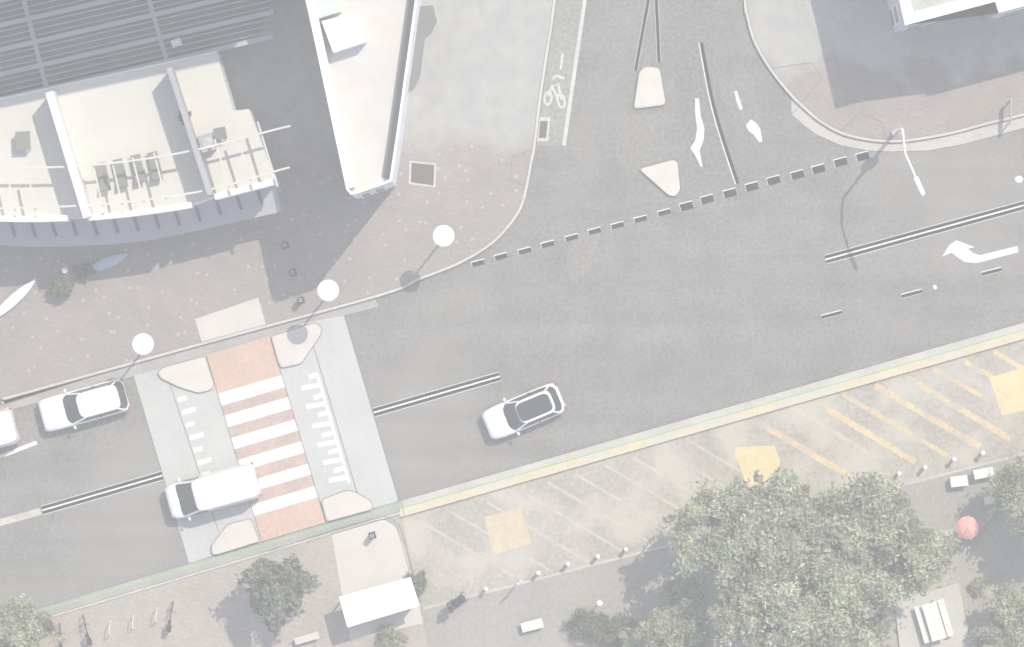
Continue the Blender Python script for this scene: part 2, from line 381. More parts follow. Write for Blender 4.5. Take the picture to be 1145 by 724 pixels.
# tree pit and grate with pale frame
for q in ([(458, 180), (488, 183), (487, 210), (457, 206)],):
    bm = NB(); sheet(bm, px(q), KZ + .008); obj('grate_frame', bm, M['kerb'], fNW)
    bm = NB(); c = [sum(v[i] for v in q) / 4 for i in (0, 1)]
    sheet(bm, px([(c[0] + (v[0] - c[0]) * .84, c[1] + (v[1] - c[1]) * .84) for v in q]), KZ + .013); obj('grate', bm, M['brown'], fNW)

# gutters of the far side, painted lanes, markings: parts of the road
gl = [(15, 458), (60, 446), (160, 418.5), (230, 398.5), (302, 377), (385, 353.5), (424, 343.5), (420, 334.5)]
bm = NB(); sheet(bm, px([(-700, up(-700) + 12)] + gl + [(420, 331), (-700, up(-700) - 2)]), .004); obj('gutter', bm, M['gutter'], road)
outer = [(885, 128.5), (898, 140), (912, 150.5), (940, 163), (968, 168.5), (995.5, 170), (1037, 169), (1078.5, 161.5), (1145, 143.5), (1300, 101), (2200, -147)]
inner = [(885, 109), (897.6, 121.6), (916, 137), (940, 150.5), (968, 157.5), (995.5, 160), (1023, 158), (1064.6, 150.5), (1145, 130), (1300, 88), (2200, -160)]
bm = NB(); sheet(bm, px(inner + outer[::-1]), .004); obj('gutter', bm, M['gutter_pale'], road)
lines('gutter_joint', road, [outer, [(885, 128.5), (892, 121)]], .009)
lines('gutter_joint', road, [[(-60, up(-60) + 12.5)] + gl], .009)
# bike lane
bl = offset([W(*p) for p in kerbNW if p[0] > 592 and p[1] < 168], -.03)
bm = NB(); sheet(bm, bl + px([(700, -300), (654, 0), (630, 163), (604, 163)]), .004); obj('bicycle_lane', bm, M['green_lane'], road)
bm = NB(); ribbon(bm, px([(694, -260), (654, 0), (630.5, 163)]), .20, .009); obj('lane_line', bm, M['lane_white'], road)
# bicycle symbol
bm = NB()
def ring(bm, c, a, b, w, rot, z, n=22):
    for i in range(n):
        q = []
        for t, k in ((i, 1), (i + 1, 1), (i + 1, 0), (i, 0)):
            th = 2 * PI * t / n; aa = a if k else a - w; bb = b if k else b - w
            x = aa * math.cos(th); y = bb * math.sin(th)
            q.append((c[0] + x * math.cos(rot) - y * math.sin(rot), c[1] + x * math.sin(rot) + y * math.cos(rot)))
        sheet(bm, q, z)
ring(bm, W(612.8, 110), .25, .40, .13, R(-8), .010); ring(bm, W(627.5, 113), .25, .42, .13, R(14), .010)
ribbon(bm, px([(613, 108), (617, 97), (624, 94), (628, 112)]), .13, .0115); ribbon(bm, px([(617, 97), (624, 110)]), .13, .0125)
ribbon(bm, px([(617.5, 88), (623, 85), (631, 88)]), .16, .010); ribbon(bm, px([(629, 60), (627, 78)]), .12, .010)
obj('bicycle_symbol', bm, M['lane_white'], road)
# drain pit beside the bike lane
bm = NB(); sheet(bm, px([(602.5, 131), (615.5, 131), (613, 158), (600, 158)]), .009); obj('drain_frame', bm, M['kerb'], road)
bm = NB(); sheet(bm, px([(604, 135.5), (612.5, 135.5), (610.5, 154.5), (602.5, 154.5)]), .014); obj('drain_grate', bm, M['brown'], road)
# darker relaid asphalt in the side street
bm = NB(); sheet(bm, px([(738, -260), (800, -260), (802, 0), (797, 42), (801, 80), (812, 130), (826, 196), (772, 208), (766, 150), (752, 80), (740, 0)]), .003); obj('relaid_asphalt', bm, M['asphalt_dark'], road)

def double_line(a, b, halo=.17, band=.17, gap=.085):
    bm = NB(); l = px([a, b]); ribbon(bm, l, 2 * band + gap + .07, .010); obj('centre_line', bm, M['soft_white'], road)
    bm = NB(); d = (band + gap) / 2
    ribbon(bm, offset(l, d), band, .015); ribbon(bm, offset(l, -d), band, .015); obj('dark_band', bm, M['grey_paint'], road)
    bm = NB(); ribbon(bm, l, gap * .9, .0145); obj('white_band', bm, M['white_paint'], road)
double_line((47, 571), (181.5, 532)); double_line((418, 461.5), (559, 421)); double_line((923, 290.5), (1400, 160))
def dark_line(name, pts, w, halo=.09, shift=0.0):
    bm = NB(); l = px(pts); ribbon(bm, offset(l, shift), w + halo, .010); obj(name, bm, M['soft_white'], road)
    bm = NB(); ribbon(bm, l, w + .03, .015); obj('dark_band', bm, M['grey_paint'], road)
dark_line('edge_line', [(760, -220), (725, 0), (710.6, 79.5)], .14, .07)
dark_line('edge_line', [(729, -220), (733.8, 0), (735, 24), (737, 70)], .14, .07)
dark_line('edge_line', smoothline([(784, 47.5), (795.4, 107.7), (806.5, 149), (825, 205.5)]), .15, .08, -.04)
thin = [(534.8, 294.7), (560.5, 287.3), (587, 281), (612.5, 273.6), (639.5, 266.2), (665, 258.9), (690.6, 252.5), (716.6, 245.5), (743, 238)]
thick = [(767.8, 231), (791, 223.4), (816.4, 216.5), (841, 209.3), (865.3, 202.2), (892, 196), (915.6, 189.5), (940.3, 181.7), (965, 175.3)]
bmw = NB(); bmd = NB()
for k, lst in ((0, thin), (1, thick)):
    for c in lst:
        d = Vector((7.0, -1.85)); w = .34 if k else .21
        l = px([(c[0] - d.x, c[1] - d.y), (c[0] + d.x, c[1] + d.y)]); l2 = px([(c[0] - d.x * 1.08, c[1] - d.y * 1.08), (c[0] + d.x * 1.03, c[1] + d.y * 1.03)])
        ribbon(bmw, offset(l2, .03), w + .09, .010); ribbon(bmd, l, w + .03, .015)
gw = obj('give_way_line', bmw, M['soft_white'], road); obj('dark_band', bmd, M['grey_paint'], gw)
bmw = NB(); bmd = NB()
for c in [(930, 352.3), (1019.5, 328.8), (1108.8, 304.2), (1198, 280)]:
    d = Vector((11.2, -2.9)); l = px([(c[0] - d.x, c[1] - d.y), (c[0] + d.x, c[1] + d.y)])
    ribbon(bmw, offset(l, .02), .25, .010); ribbon(bmd, l, .17, .015)
gw = obj('lane_line', bmw, M['soft_white'], road); obj('dark_band', bmd, M['grey_paint'], gw)
def zp(pts, ox, oy, k): return [(ox + x / k, oy + y / k) for x, y in pts]
bm = NB(); sheet(bm, px(zp([(915, 345), (765, 382), (738, 375), (714, 356), (742, 350), (668, 322), (640, 340), (610, 388), (648, 372), (665, 385), (700, 410), (752, 414), (918, 370)], 885, 180, 3.62)), .010)
obj('turn_arrow', bm, M['white_paint'], road)
bm = NB(); sheet(bm, px(zp([(425, 400), (440, 400), (447, 470), (462, 520), (458, 570), (442, 610), (455, 680), (446, 672), (424, 628), (405, 600), (425, 570), (433, 520), (425, 460)], 660, 0, 3.62)), .010)
obj('turn_arrow', bm, M['white_paint'], road)
bm = NB(); sheet(bm, px(zp([(583, 370), (595, 370), (617, 440), (606, 448), (590, 405)], 660, 0, 3.62)), .010)
sheet(bm, px(zp([(630, 508), (650, 484), (668, 495), (688, 520), (697, 575), (683, 575), (660, 545), (640, 530)], 660, 0, 3.62)), .010)
obj('turn_arrow', bm, M['soft_white'], road)
bm = NB(); sheet(bm, rounded(px([(1134, 199), (1140, 196), (1145, 200), (1142, 205), (1136, 204)]), .12), .010); obj('painted_spot', bm, M['soft_white'], road)
bm = NB(); sheet(bm, rounded(px([(1043, 319), (1047, 319), (1048, 323.5), (1044, 324)]), .06), .010); obj('painted_spot', bm, M['soft_white'], road)
bm = NB(); ribbon(bm, px([(-60, 525), (0, 511), (41, 495)]), .20, .010); obj('bay_line', bm, M['white_paint'], road)
bm = NB(); ribbon(bm, px([(-300, 662), (0, 584.5), (46, 572)]), .36, .006); obj('centre_line', bm, M['faint_white'], road)
# long thin tar seams and stain trails in the asphalt
bm = NB()
ribbon(bm, px(smoothline([(655, 452), (690, 448), (742, 428), (780, 402), (806, 372), (826, 330)])), .10, .0065)
ribbon(bm, px(smoothline([(470, 372), (560, 352), (660, 318), (700, 330), (716, 306)])), .07, .0065)
obj('crack_seal', bm, M['asphalt_dark'], road)
M['asphalt_warm'] = mat('warm_patched_asphalt', (.235, .222, .20), .92, (5.5, .24), (.4, .08))
bm = NB(); sheet(bm, rounded(px([(642, 262), (672, 255), (664, 300), (640, 320), (632, 290)]), .5), .0034); sheet(bm, rounded(px([(690, 130), (738, 128), (726, 176), (706, 200), (688, 178)]), .5), .0034); obj('repair_patch', bm, M['asphalt_warm'], road)

# ------------------------------------------------------------------ raised crossing
lo_t, lo_b = (149, 420.5), (211, 630.5); li_t, li_b = (190, 409), (244, 595)
zl_t, zl_b = (230.5, 397), (292.6, 605.7); zr_t, zr_b = (302, 376), (364.5, 584.4)
ri_t, ri_b = (341, 361), (402, 573); ro_t, ro_b = (385, 353), (446, 560.5)
li_t = (184, 411); li_b = (249.5, 618)
def quad3(bm, pts):
    f = bm.faces.new([bm.verts.new((*W(x, y), z)) for x, y, z in pts]); f.normal_update()
    if f.normal.z < 0: f.normal_flip()
bm = NB(); T = .10
quad3(bm, [(*lo_t, .006), (*li_t, T), (*li_b, T), (*lo_b, .006)]); quad3(bm, [(*li_t, T), (*zl_t, T), (*zl_b, T), (*li_b, T)])
quad3(bm, [(*zl_t, T), (*zr_t, T), (*zr_b, T), (*zl_b, T)]); quad3(bm, [(*zr_t, T), (*ri_t, T), (*ri_b, T), (*zr_b, T)])
quad3(bm, [(*ri_t, T), (*ro_t, .006), (*ro_b, .006), (*ri_b, T)])
crossing = tag(obj('raised_crossing', bm, M['table']), 'raised concrete table carrying the red and white pedestrian crossing', 'crossing', kind='structure')
def lerp(a, b, t): return (a[0] + (b[0] - a[0]) * t, a[1] + (b[1] - a[1]) * t)
def band(bm, t0, t1, z):
    sheet(bm, px([lerp(zl_t, zl_b, t0), lerp(zr_t, zr_b, t0), lerp(zr_t, zr_b, t1), lerp(zl_t, zl_b, t1)]), z)
yw = [(419.5, 433), (444, 457), (469, 481.5), (493.5, 506), (518.5, 530.5), (543.5, 556)]
tt = [((a - 376) / 208.4, (b - 376) / 208.4) for a, b in yw]
bm = NB(); band(bm, 0, tt[0][0], T + .004); band(bm, tt[-1][1], 1, T + .004); obj('red_surface', bm, M['brick_red'], crossing)
bm = NB()
for (a, b), (c, d) in zip(tt[:-1], tt[1:]): band(bm, b, c, T + .004)
obj('dull_red_stripes', bm, M['brick_dull'], crossing)
bm = NB()
for a, b in tt: band(bm, a, b, T + .004)
obj('white_stripes', bm, M['white_paint'], crossing)
e1 = Vector((.963, -.27))
bm = NB()
ys = [255, 298, 338, 374, 408, 452, 490, 528, 560, 600, 634, 672]; xs = [(672, 706), (640, 722), (690, 730), (660, 742), (708, 752), (684, 768), (722, 776), (706, 790), (748, 796), (730, 808), (772, 816), (752, 826)]
for y, (x0, x1) in zip(ys, xs):
    a = (160 + x0 / 3.62, 350 + (y + 7) / 3.62); b = (160 + x1 / 3.62, 350 + (y - 7) / 3.62)
    ribbon(bm, px([a, b]), .26, T + .006)
ribbon(bm, px([(160 + 704 / 3.62, 350 + 246 / 3.62), (160 + 835 / 3.62, 350 + 690 / 3.62)]), .16, T + .0085)
obj('ramp_teeth', bm, M['soft_white'], crossing)
bm = NB()
for k in range(9):
    t = .18 + k * .068; p = lerp(li_t, li_b, t); Ln = 16 if k % 2 else 10
    ribbon(bm, px([(p[0] + 3, p[1] - .5), (p[0] + 3 + Ln, p[1] - .5 - Ln * .28)]), .26, T + .006)
obj('ramp_teeth', bm, M['soft_white'], crossing)
lines('surface_joint', crossing, [[zl_t, zl_b], [zr_t, zr_b]], T + .011, .03)
bm = NB()
for a, b in ((lo_t, lo_b), (ro_t, ro_b)): ribbon(bm, px([a, b]), .03, .0125)
obj('ramp_joint', bm, M['joint'], crossing)
bm = NB()
for a, b in (((350.6, 387), (402, 560)), (li_t, (244.5, 594.5))): ribbon(bm, px([a, b]), .03, T + .0105)
obj('ramp_joint', bm, M['joint'], crossing)

def island(pts, label, r, z0, h, grp):
    P = rounded(px(pts), r); bm = NB(); prism(bm, P, z0 - .15, z0 + h)
    t = thing('traffic_island', label, 'traffic island', (*[sum(p[i] for p in P) / len(P) for i in (0, 1)], z0 - .1), 0, grp)
    obj('kerb_edge', bm, M['kerb'], t, True)
    c = [sum(p[i] for p in P) / len(P) for i in (0, 1)]
    bm = NB(); Q = [(c[0] + (p[0] - c[0]) * .93, c[1] + (p[1] - c[1]) * .93) for p in P]; prism(bm, Q, z0 + h - .02, z0 + h + .012); obj('infill', bm, M['island'], t, True)
    bm = NB(); C = P + [P[0]]; ribbon(bm, C, .03, z0 + h + .004); obj('edge_joint', bm, M['joint'], t, True)
    return t
g1 = 'kerb islands at the corners of the crossing'
island([(303, 376.5), (353, 360.5), (361, 366), (359, 375), (337, 407), (315, 412), (311.5, 407)], 'cream kerb island with the round lamp shadow on it, upper corner of the crossing', .2, T, .1, g1)
island([(230, 398), (182, 411), (176, 417), (180, 423.5), (201, 433.5), (222, 440), (236, 436.5), (240, 430)], 'cream kerb island left of the crossing beside the paved footpath', .2, T, .1, g1)
island([(291, 605.5), (281.5, 579.6), (255, 586), (236, 611), (237, 620), (243, 620.5)], 'cream kerb island just below the white van', .2, T, .1, g1)
island([(359, 559), (386.5, 548.5), (395, 549), (415.5, 560), (418, 569.5), (365, 583.8)], 'cream kerb island right of the crossing nearest the bus shelter', .2, T, .1, g1)
g2 = 'splitter islands in the side street'
island([(714.5, 80), (722, 74), (738, 76), (745, 117.5), (708, 122.5)], 'cream tapered splitter island with dark marks in the side street', .25, 0, .12, g2)
island([(713.5, 189), (753, 178.3), (758, 182), (761, 213), (756, 220), (748, 219.5)], 'cream triangular splitter island beside the broken give way line', .25, 0, .12, g2)

# ------------------------------------------------------------------ beach side: kerb strip, footpath, car park, promenade
xs = [-700, -60, 76, 200, 300, 400, 447]
def lowline(dy): return [(x, low(x) + dy) for x in xs]
kl = px(lowline(12)); ki = px(lowline(15))
bm = NB(); prism(bm, ki + px([(452, 590), (469, 677), (480, 730), (480, 1300), (-700, 1300)]), -.14, KZ)
fS = tag(obj('footpath', bm, M['paver_beach']), 'pinkish paved beach side footpath with bicycle hoops and a small tree', 'footpath', kind='structure')
bm = NB(); strip(bm, kl, ki, -.13, KZ + .012); obj('kerb', bm, M['kerb'], fS)
bm = NB(); sheet(bm, px([(x, low(x) - .5) for x in xs] + [(447, low(447) + 11.5)] + [(x, low(x) + 12) for x in xs[::-1]]), .005); obj('gutter', bm, M['gutter'], road)
lines('gutter_joint', road, [lowline(0)], .0125); lines('kerb_joint', fS, [lowline(12), lowline(15)], KZ + .018, .026)
bm = NB(); ribbon(bm, px([(-60, low(-60) + 6), (76, low(76) + 4.5), (240, low(240) + 4.5), (447, low(447) + 4.5)]), .07, .0125); ribbon(bm, px([(240, low(240) + 4.6), (447, low(447) + 4.6)]), .075, .0095)
obj('green_line', bm, M['green_line'], road)
xr = [447, 500, 650, 800, 950, 1145, 1500, 2600]
bm = NB(); sheet(bm, px([(x, low(x) - .2) for x in xr] + [(x, low(x) + 9.5) for x in xr[::-1]]), .005); obj('gutter', bm, M['gutter_pale'], road)
lines('gutter_joint', road, [[(x, low(x)) for x in xr]], .0125)
lines('green_line', road, [[(x, low(x) + 9) for x in xr]], .0125, .075, 'green_line')
# concrete pad at the shelter with rounded corner
pad = [(370.4, 596), (424, 581), (434, 582.5), (441, 587.5), (446.4, 596), (452, 612), (468.5, 676), (473, 697), (392, 716)]
bm = NB(); sheet(bm, px(pad), KZ + .005); obj('concrete_pad', bm, M['concrete'], fS)
lines('pad_kerb_joint', fS, [smoothline([(300, low(300) + 13), (370, 593.5), (424, 578.5), (436, 580), (444, 586), (449.5, 596), (471, 676)]), smoothline([(370, 597), (424, 581.5), (434, 583), (441, 588), (446, 597), (468, 676)])], KZ + .022, .024)

pe = lambda x: 654 - (x - 577) * .2575      # lower edge of the car park
bm = NB()
sheet(bm, px([(449, low(449) + 19)] + [(x, low(x) + 19) for x in xr[1:]] + [(2600, pe(2600)), (1145, pe(1145)), (577, pe(577)), (470, pe(470)), (462, 640)]), .02)
cp = tag(obj('car_park', bm, M['carpark']), 'pale sun bleached car park with angled yellow bay lines', 'car park', kind='structure')
bm = NB(); strip(bm, px([(x, low(x) + 9.5) for x in xr]), px([(x, low(x) + 19) for x in xr]), -.1, KZ); obj('kerb_strip', bm, M['yellow_kerb'], cp)
lines('kerb_joint', cp, [[(x, low(x) + 19) for x in xr], [(449, 560), (452, 577)]], KZ + .006, .026)
bmy = NB(); bmf = NB()
d = Vector((.872, .49))
yl = [((850, 474), (952, 534)), ((880, 452), (980, 512)), ((912, 450), (1024, 517)), ((942, 441), (1060, 510)), ((978, 431), (1096, 500)), ((1015, 423), (1130, 491)), ((1045, 413), (1106, 448)), ((1078, 404), (1110, 422)), ((1111, 393), (1145, 413)), ((1145, 384), (1230, 434))]
for i, (a, b) in enumerate(yl):
    bmm = bmf if i in (1,) else bmy
    ribbon(bmm, px([a, lerp(a, b, .33), lerp(a, b, .66), b]), .33 if i in (0, 2, 4, 5) else .25, .026)
for a, L_ in [((470, 583), 120), ((505, 573), 125), ((545, 562), 130), ((582, 549), 130), ((612, 539), 130), ((643, 530), 125), ((676, 520), 125), ((708, 512), 120), ((740, 503), 110), ((772, 494), 120), ((802, 486), 120)]:
    b = (a[0] + d.x * L_, a[1] + d.y * L_ * 1.05); ribbon(bmf, px([a, b]), .14, .026)
obj('bay_lines', bmy, M['yellow_line'], cp); obj('faded_bay_lines', bmf, M['faint_white'], cp)
def blob(pts, m, r):
    bm = NB(); sheet(bm, rounded(px(pts), r), .030); obj('painted_patch', bm, M[m], cp)
blob([(541.5, 578.5), (582, 567.5), (595, 607.5), (551.5, 621)], 'orange_patch', .12)
blob([(821, 507), (823, 500.5), (866, 498), (873, 517), (866, 531), (852, 541), (836, 546)], 'yellow_patch', .16)
blob([(1106, 422.5), (1150, 409.5), (1165, 455), (1120, 465)], 'yellow_patch', .1)
bm = NB(); sheet(bm, px([(470, pe(470)), (577, pe(577)), (1145, pe(1145)), (2600, pe(2600)), (2600, 160), (1145, 545), (1090, 600), (1010, 640), (850, 690), (640, 724), (480, 745)]), .012)
pr = tag(obj('promenade_path', bm, M['promenade']), 'grey promenade path below the car park', 'path', kind='structure')
bm = NB(); ribbon(bm, px([(474, pe(474)), (577, pe(577)), (1145, pe(1145)), (1500, pe(1500))]), .13, .03, -.1); obj('path_edging', bm, M['gutter_pale'], pr)
bm = NB(); sheet(bm, px([(1000, 672), (1072, 652), (1083, 707), (1086, 760), (1010, 760)]), -.02)
obj('paved_pad', bm, M['gutter_pale'], pr)

# ------------------------------------------------------------------ buildings
def windows(parent, a, b, z0, z1, n, wfrac=.55):
    a = Vector(a); b = Vector(b); L_ = (b - a).length; t = (b - a).normalized(); th = math.atan2(t.y, t.x)
    nrm = Vector((t.y, -t.x))
    for i in range(n):
        c = a + t * (L_ * (i + .5) / n); w = L_ / n * wfrac
        bm = NB(); box(bm, (c.x + nrm.x * .03, c.y + nrm.y * .03, (z0 + z1) / 2), (w + .14, .06, z1 - z0 + .14), th)
        f = obj('window', bm, M['white_wall'], parent, True)
        bm = NB(); box(bm, (c.x + nrm.x * .05, c.y + nrm.y * .05, (z0 + z1) / 2), (w, .06, z1 - z0), th)
        obj('pane', bm, M['win'], f, True)
def loop_strip(bm, outer, inner, z0, z1):
    n = len(outer)
    for i in range(n):
        j = (i + 1) % n; prism(bm, [outer[i], outer[j], inner[j], inner[i]], z0, z1)
def inset(poly, d):
    n = len(poly); A = sum(poly[i][0] * poly[(i + 1) % n][1] - poly[(i + 1) % n][0] * poly[i][1] for i in range(n))
    s = 1 if A > 0 else -1; out = []
    for i in range(n):
        p0, p1, p2 = Vector(poly[i - 1]), Vector(poly[i]), Vector(poly[(i + 1) % n])
        t1 = (p1 - p0).normalized(); t2 = (p2 - p1).normalized(); n1 = Vector((-t1.y, t1.x)) * s; n2 = Vector((-t2.y, t2.x)) * s
        m_ = (n1 + n2) / (1 + n1.dot(n2)); q = p1 + m_ * d; out.append((q.x, q.y))
    return out

# white flat-roofed building
HB = 11.1; RF = HB - 1.05
fp = px([(309, -130), (484, -130), (468, -8), (456, 78), (446, 150), (438, 203), (430, 206), (398, 217), (392, 218), (387, 212), (344, 8)], HB)
c = (sum(p[0] for p in fp) / len(fp), sum(p[1] for p in fp) / len(fp), 0)
wb = thing('white_building', 'white flat roofed building with a tapering end and a white box on its roof', 'building', c)
bm = NB(); prism(bm, inset(fp, .02), -.1, RF - .01); obj('wall', bm, M['white_wall'], wb, True)
bm = NB(); sheet(bm, inset(fp, .04), RF); roof = obj('roof', bm, M['roof_pink'], wb, True)
bm = NB(); loop_strip(bm, fp, inset(fp, .13), RF - .3, HB); obj('parapet', bm, M['white_wall'], wb, True)
bm = NB(); gl0 = px([(484, -130), (468, -8), (456, 78), (446, 150), (438.5, 200)], HB); ribbon(bm, offset(gl0, -.36), .42, RF + .03, RF - .02); obj('parapet_shade_strip', bm, M['grey_fabric'], wb, True)  # added dark strip: its colour stands in for the parapet's shade on the roof
left = px([(309, -130), (344, 8), (387.5, 211)], HB)
bm = NB(); ribbon(bm, offset(left, .2), .44, HB + .06, RF - .02); obj('coping', bm, M['roof_white'], wb, True)
bm = NB(); prism(bm, px([(359.5, 24), (400, 13), (409.5, 47), (372.5, 59)], HB + .2), RF, HB + .2); obj('plant_room', bm, M['roof_white'], wb, True)
bm = NB(); prism(bm, px([(335, -30), (373, -30), (381, 13), (346, 24)], HB), RF, HB - .1); obj('skylight', bm, M['skylight'], wb, True)
for z in (1.0, 4.0, 6.6): windows(wb, fp[7], fp[6], z, z + 1.5, 2)
bm = NB()
prism(bm, px([(462, 8), (484, 6), (489, 24), (482, 38), (475, 44), (473, 60), (470, 85), (463, 100), (453, 106), (447, 108)], 2.8), 2.72, 2.8)
obj('awning', bm, M['grey_fabric'], wb, True)

# corner building
HC = 8.2
cf = px([(1012, 28.5), (1113, 2), (1117, 14.5), (1400, -60), (1400, -300), (930, -300), (990, -70)], HC)
c = (sum(p[0] for p in cf) / len(cf), sum(p[1] for p in cf) / len(cf), 0)
cb = thing('corner_building', 'corner building with white parapet and grey roof casting a wide shadow', 'building', c)
bm = NB(); prism(bm, cf, -.1, HC - .4); obj('wall', bm, mat('pale_grey_render', (.55, .55, .56), .8), cb, True)
bm = NB(); sheet(bm, inset(cf, .1), HC - .39); obj('roof', bm, M['roof_green'], cb, True)
bm = NB(); loop_strip(bm, cf, inset(cf, .55), HC - .4, HC); obj('parapet', bm, M['roof_white'], cb, True)
for z in (1.0, 4.0): windows(cb, cf[0], cf[1], z, z + 1.5, 3); windows(cb, cf[2], cf[3], z, z + 1.5, 6); windows(cb, cf[6], cf[0], z, z + 1.5, 3)
# terrace building with curved front
ZT = 5.3
front = smoothline([(-90, 236), (-40, 243), (0, 244.5), (40, 245), (75, 244), (98, 243.5), (150, 238.5), (214, 229), (240, 220.5), (308, 203)])
right = [(278, 122), (261, 124), (248, 81), (242, 57)]
body = px(front + right + [(0, 110), (-90, 130)], ZT)
tb = thing('terrace_building', 'low building with cream roof terraces, curved front awning and slatted courtyard roof', 'building', (*W(110, 160), 0))
bm = NB(); prism(bm, body, -.1, ZT - .02); obj('wall', bm, M['white_wall'], tb, True)
def fr(x0, x1): return [p for p in front if x0 <= p[0] <= x1]
for a in ([(-90, 132), (0, 112), (29, 106), (75, 243.5)] + fr(-90, 74)[::-1], [(57, 99), (161, 77), (209, 229.5)] + fr(96, 206)[::-1], [(192, 70), (242, 58), (248, 81), (261, 124), (278, 122), (307, 203)] + fr(236, 305)[::-1]):
    bm = NB(); sheet(bm, px(a, ZT), ZT + .004); obj('terrace_floor', bm, M['tile'], tb, True)
bm = NB(); sheet(bm, px([(29, 106), (57, 99), (97, 243), (76, 243.5)], ZT), ZT + .004); sheet(bm, px([(161, 77), (192, 70), (235, 221.5), (210, 229.5)], ZT), ZT + .004)
obj('terrace_floor', bm, M['tile'], tb, True, label='terrace floor strip behind a partition wall')
def wallseg(name, a, b, w, z0, z1, m):
    bm = NB(); ribbon(bm, px([a, b], z1), w, z1, z0); return obj(name, bm, M[m], tb, True)
wallseg('partition_wall', (55, 103), (97.5, 243), .42, ZT, ZT + 2.3, 'white_wall'); wallseg('partition_wall', (189, 76), (235, 218), .28, ZT, ZT + 2.3, 'lilac')
wallseg('partition_wall', (-70, 140), (-45, 235), .28, ZT, ZT + 2.3, 'white_wall')
# front parapet in pieces, each terrace its own
for x0, x1 in ((-90, 76), (97, 214), (236, 309)):
    l = px([p for p in front if x0 <= p[0] <= x1], ZT + 1.5)
    bm = NB(); ribbon(bm, l, .30, ZT + 1.5, ZT - .3); obj('parapet', bm, M['white_wall'], tb, True)
# awning band, lower
aw_out = smoothline([(-90, 268), (0, 274.5), (64, 276), (150, 271), (214, 259.5), (315, 237)]); 
l = [p for p in front]
bm = NB(); prism(bm, px(l, 2.9) + px(aw_out[::-1], 2.9), 2.75, 2.9); aw = obj('awning', bm, M['lilac'], tb, True)
for x in list(range(-80, 300, 23)):
    yb = min(front, key=lambda p: abs(p[0] - x))[1]; bm = NB(); ribbon(bm, px([(x, yb + 4), (x + 5, yb + 20)], 2.93), .15, 2.96, 2.90); obj('awning_rib', bm, M['joint'], aw, True)
# rails and rafters over the terraces
ZP = ZT + 1.9
def beam(name, pts, w=.10, z=ZP, m='tile'):
    bm = NB(); ribbon(bm, px(pts, z), w, z, z - .14); return obj(name, bm, M[m], tb, True)
beam('pergola_beam', smoothline([(-60, 187), (0, 187.5), (77, 186.5), (150, 179.5), (222, 167), (308, 145), (325, 141)]))
beam('pergola_beam', smoothline([(-60, 232), (0, 233), (73, 231), (150, 225), (235, 212), (310, 191), (324, 187.5)]))
for x, y in ((8, 196), (31, 196), (104, 185), (125, 182), (148, 178), (172, 173), (240, 158), (264, 152), (288, 138)):
    beam('rafter', [(x, y - 2), (x + (241 - y) * .22, 241 - (x > 90) * (x - 90) * .16)], .08, ZP - .15)
# courtyard roof of slats
deck = px([(-90, -130), (326, -130), (306, -20), (288, 36), (242, 50), (0, 104), (-90, 124)], 3.4)
bm = NB(); prism(bm, deck, -.1, 3.4); obj('courtyard_roof', bm, M['louvre_dark'], tb, True)
for k in range(8):
    y0 = 111 - k * 27.5
    beam('slat_beam', [(-90, y0 + 18), (0, y0), (188, y0 - 43), (305, y0 - 70)], .24, 3.85, 'louvre')
    for j in (1, 2, 3): beam('thin_slat', [(-90, y0 + 18 - 6.9 * j), (0, y0 - 6.9 * j), (188, y0 - 43 - 6.9 * j), (303, y0 - 69 - 6.9 * j)], .07, 3.60, 'louvre')
for a, b in (((53, 102), (16, -40)), ((188, 74), (155, -40))): beam('cross_beam', [a, b], .24, 3.70, 'louvre')
for k in range(3): windows(tb, W(front[5 + 14 * k][0], front[5 + 14 * k][1], ZT), W(front[15 + 14 * k][0], front[15 + 14 * k][1], ZT), .6, 2.2, 3)
# small white roof unit on the slats
t = thing('roof_unit', 'small white ventilation unit on the slatted courtyard roof', 'roof unit', (*W(197, 48, 4.4), 3.85))
bm = NB(); box(bm, (0, 0, .25), (.5, .38, .5), R(20)); obj('housing', bm, M['roof_white'], t)
bm = NB(); lathe(bm, [(.14, .5), (.16, .55), (.1, .6)], 12); obj('fan_cowl', bm, M['roof_white'], t)

# tall block behind, outside the frame: it shades the courtyard roof
tw = px([(-420, 78), (383, -92), (352, -330), (-480, -150)])
c = (sum(p[0] for p in tw) / 4, sum(p[1] for p in tw) / 4, 0)
tt_ = thing('apartment_block', 'tall white apartment block behind the slatted courtyard roof', 'building', c)
bm = NB(); prism(bm, tw, -.1, 21.2); obj('wall', bm, M['white_wall'], tt_, True)
bm = NB(); prism(bm, inset(tw, .4), 21.2, 21.3); obj('roof', bm, M['roof_green'], tt_, True)
for z in range(1, 20, 3): windows(tt_, tw[0], tw[1], z, z + 1.6, 8)

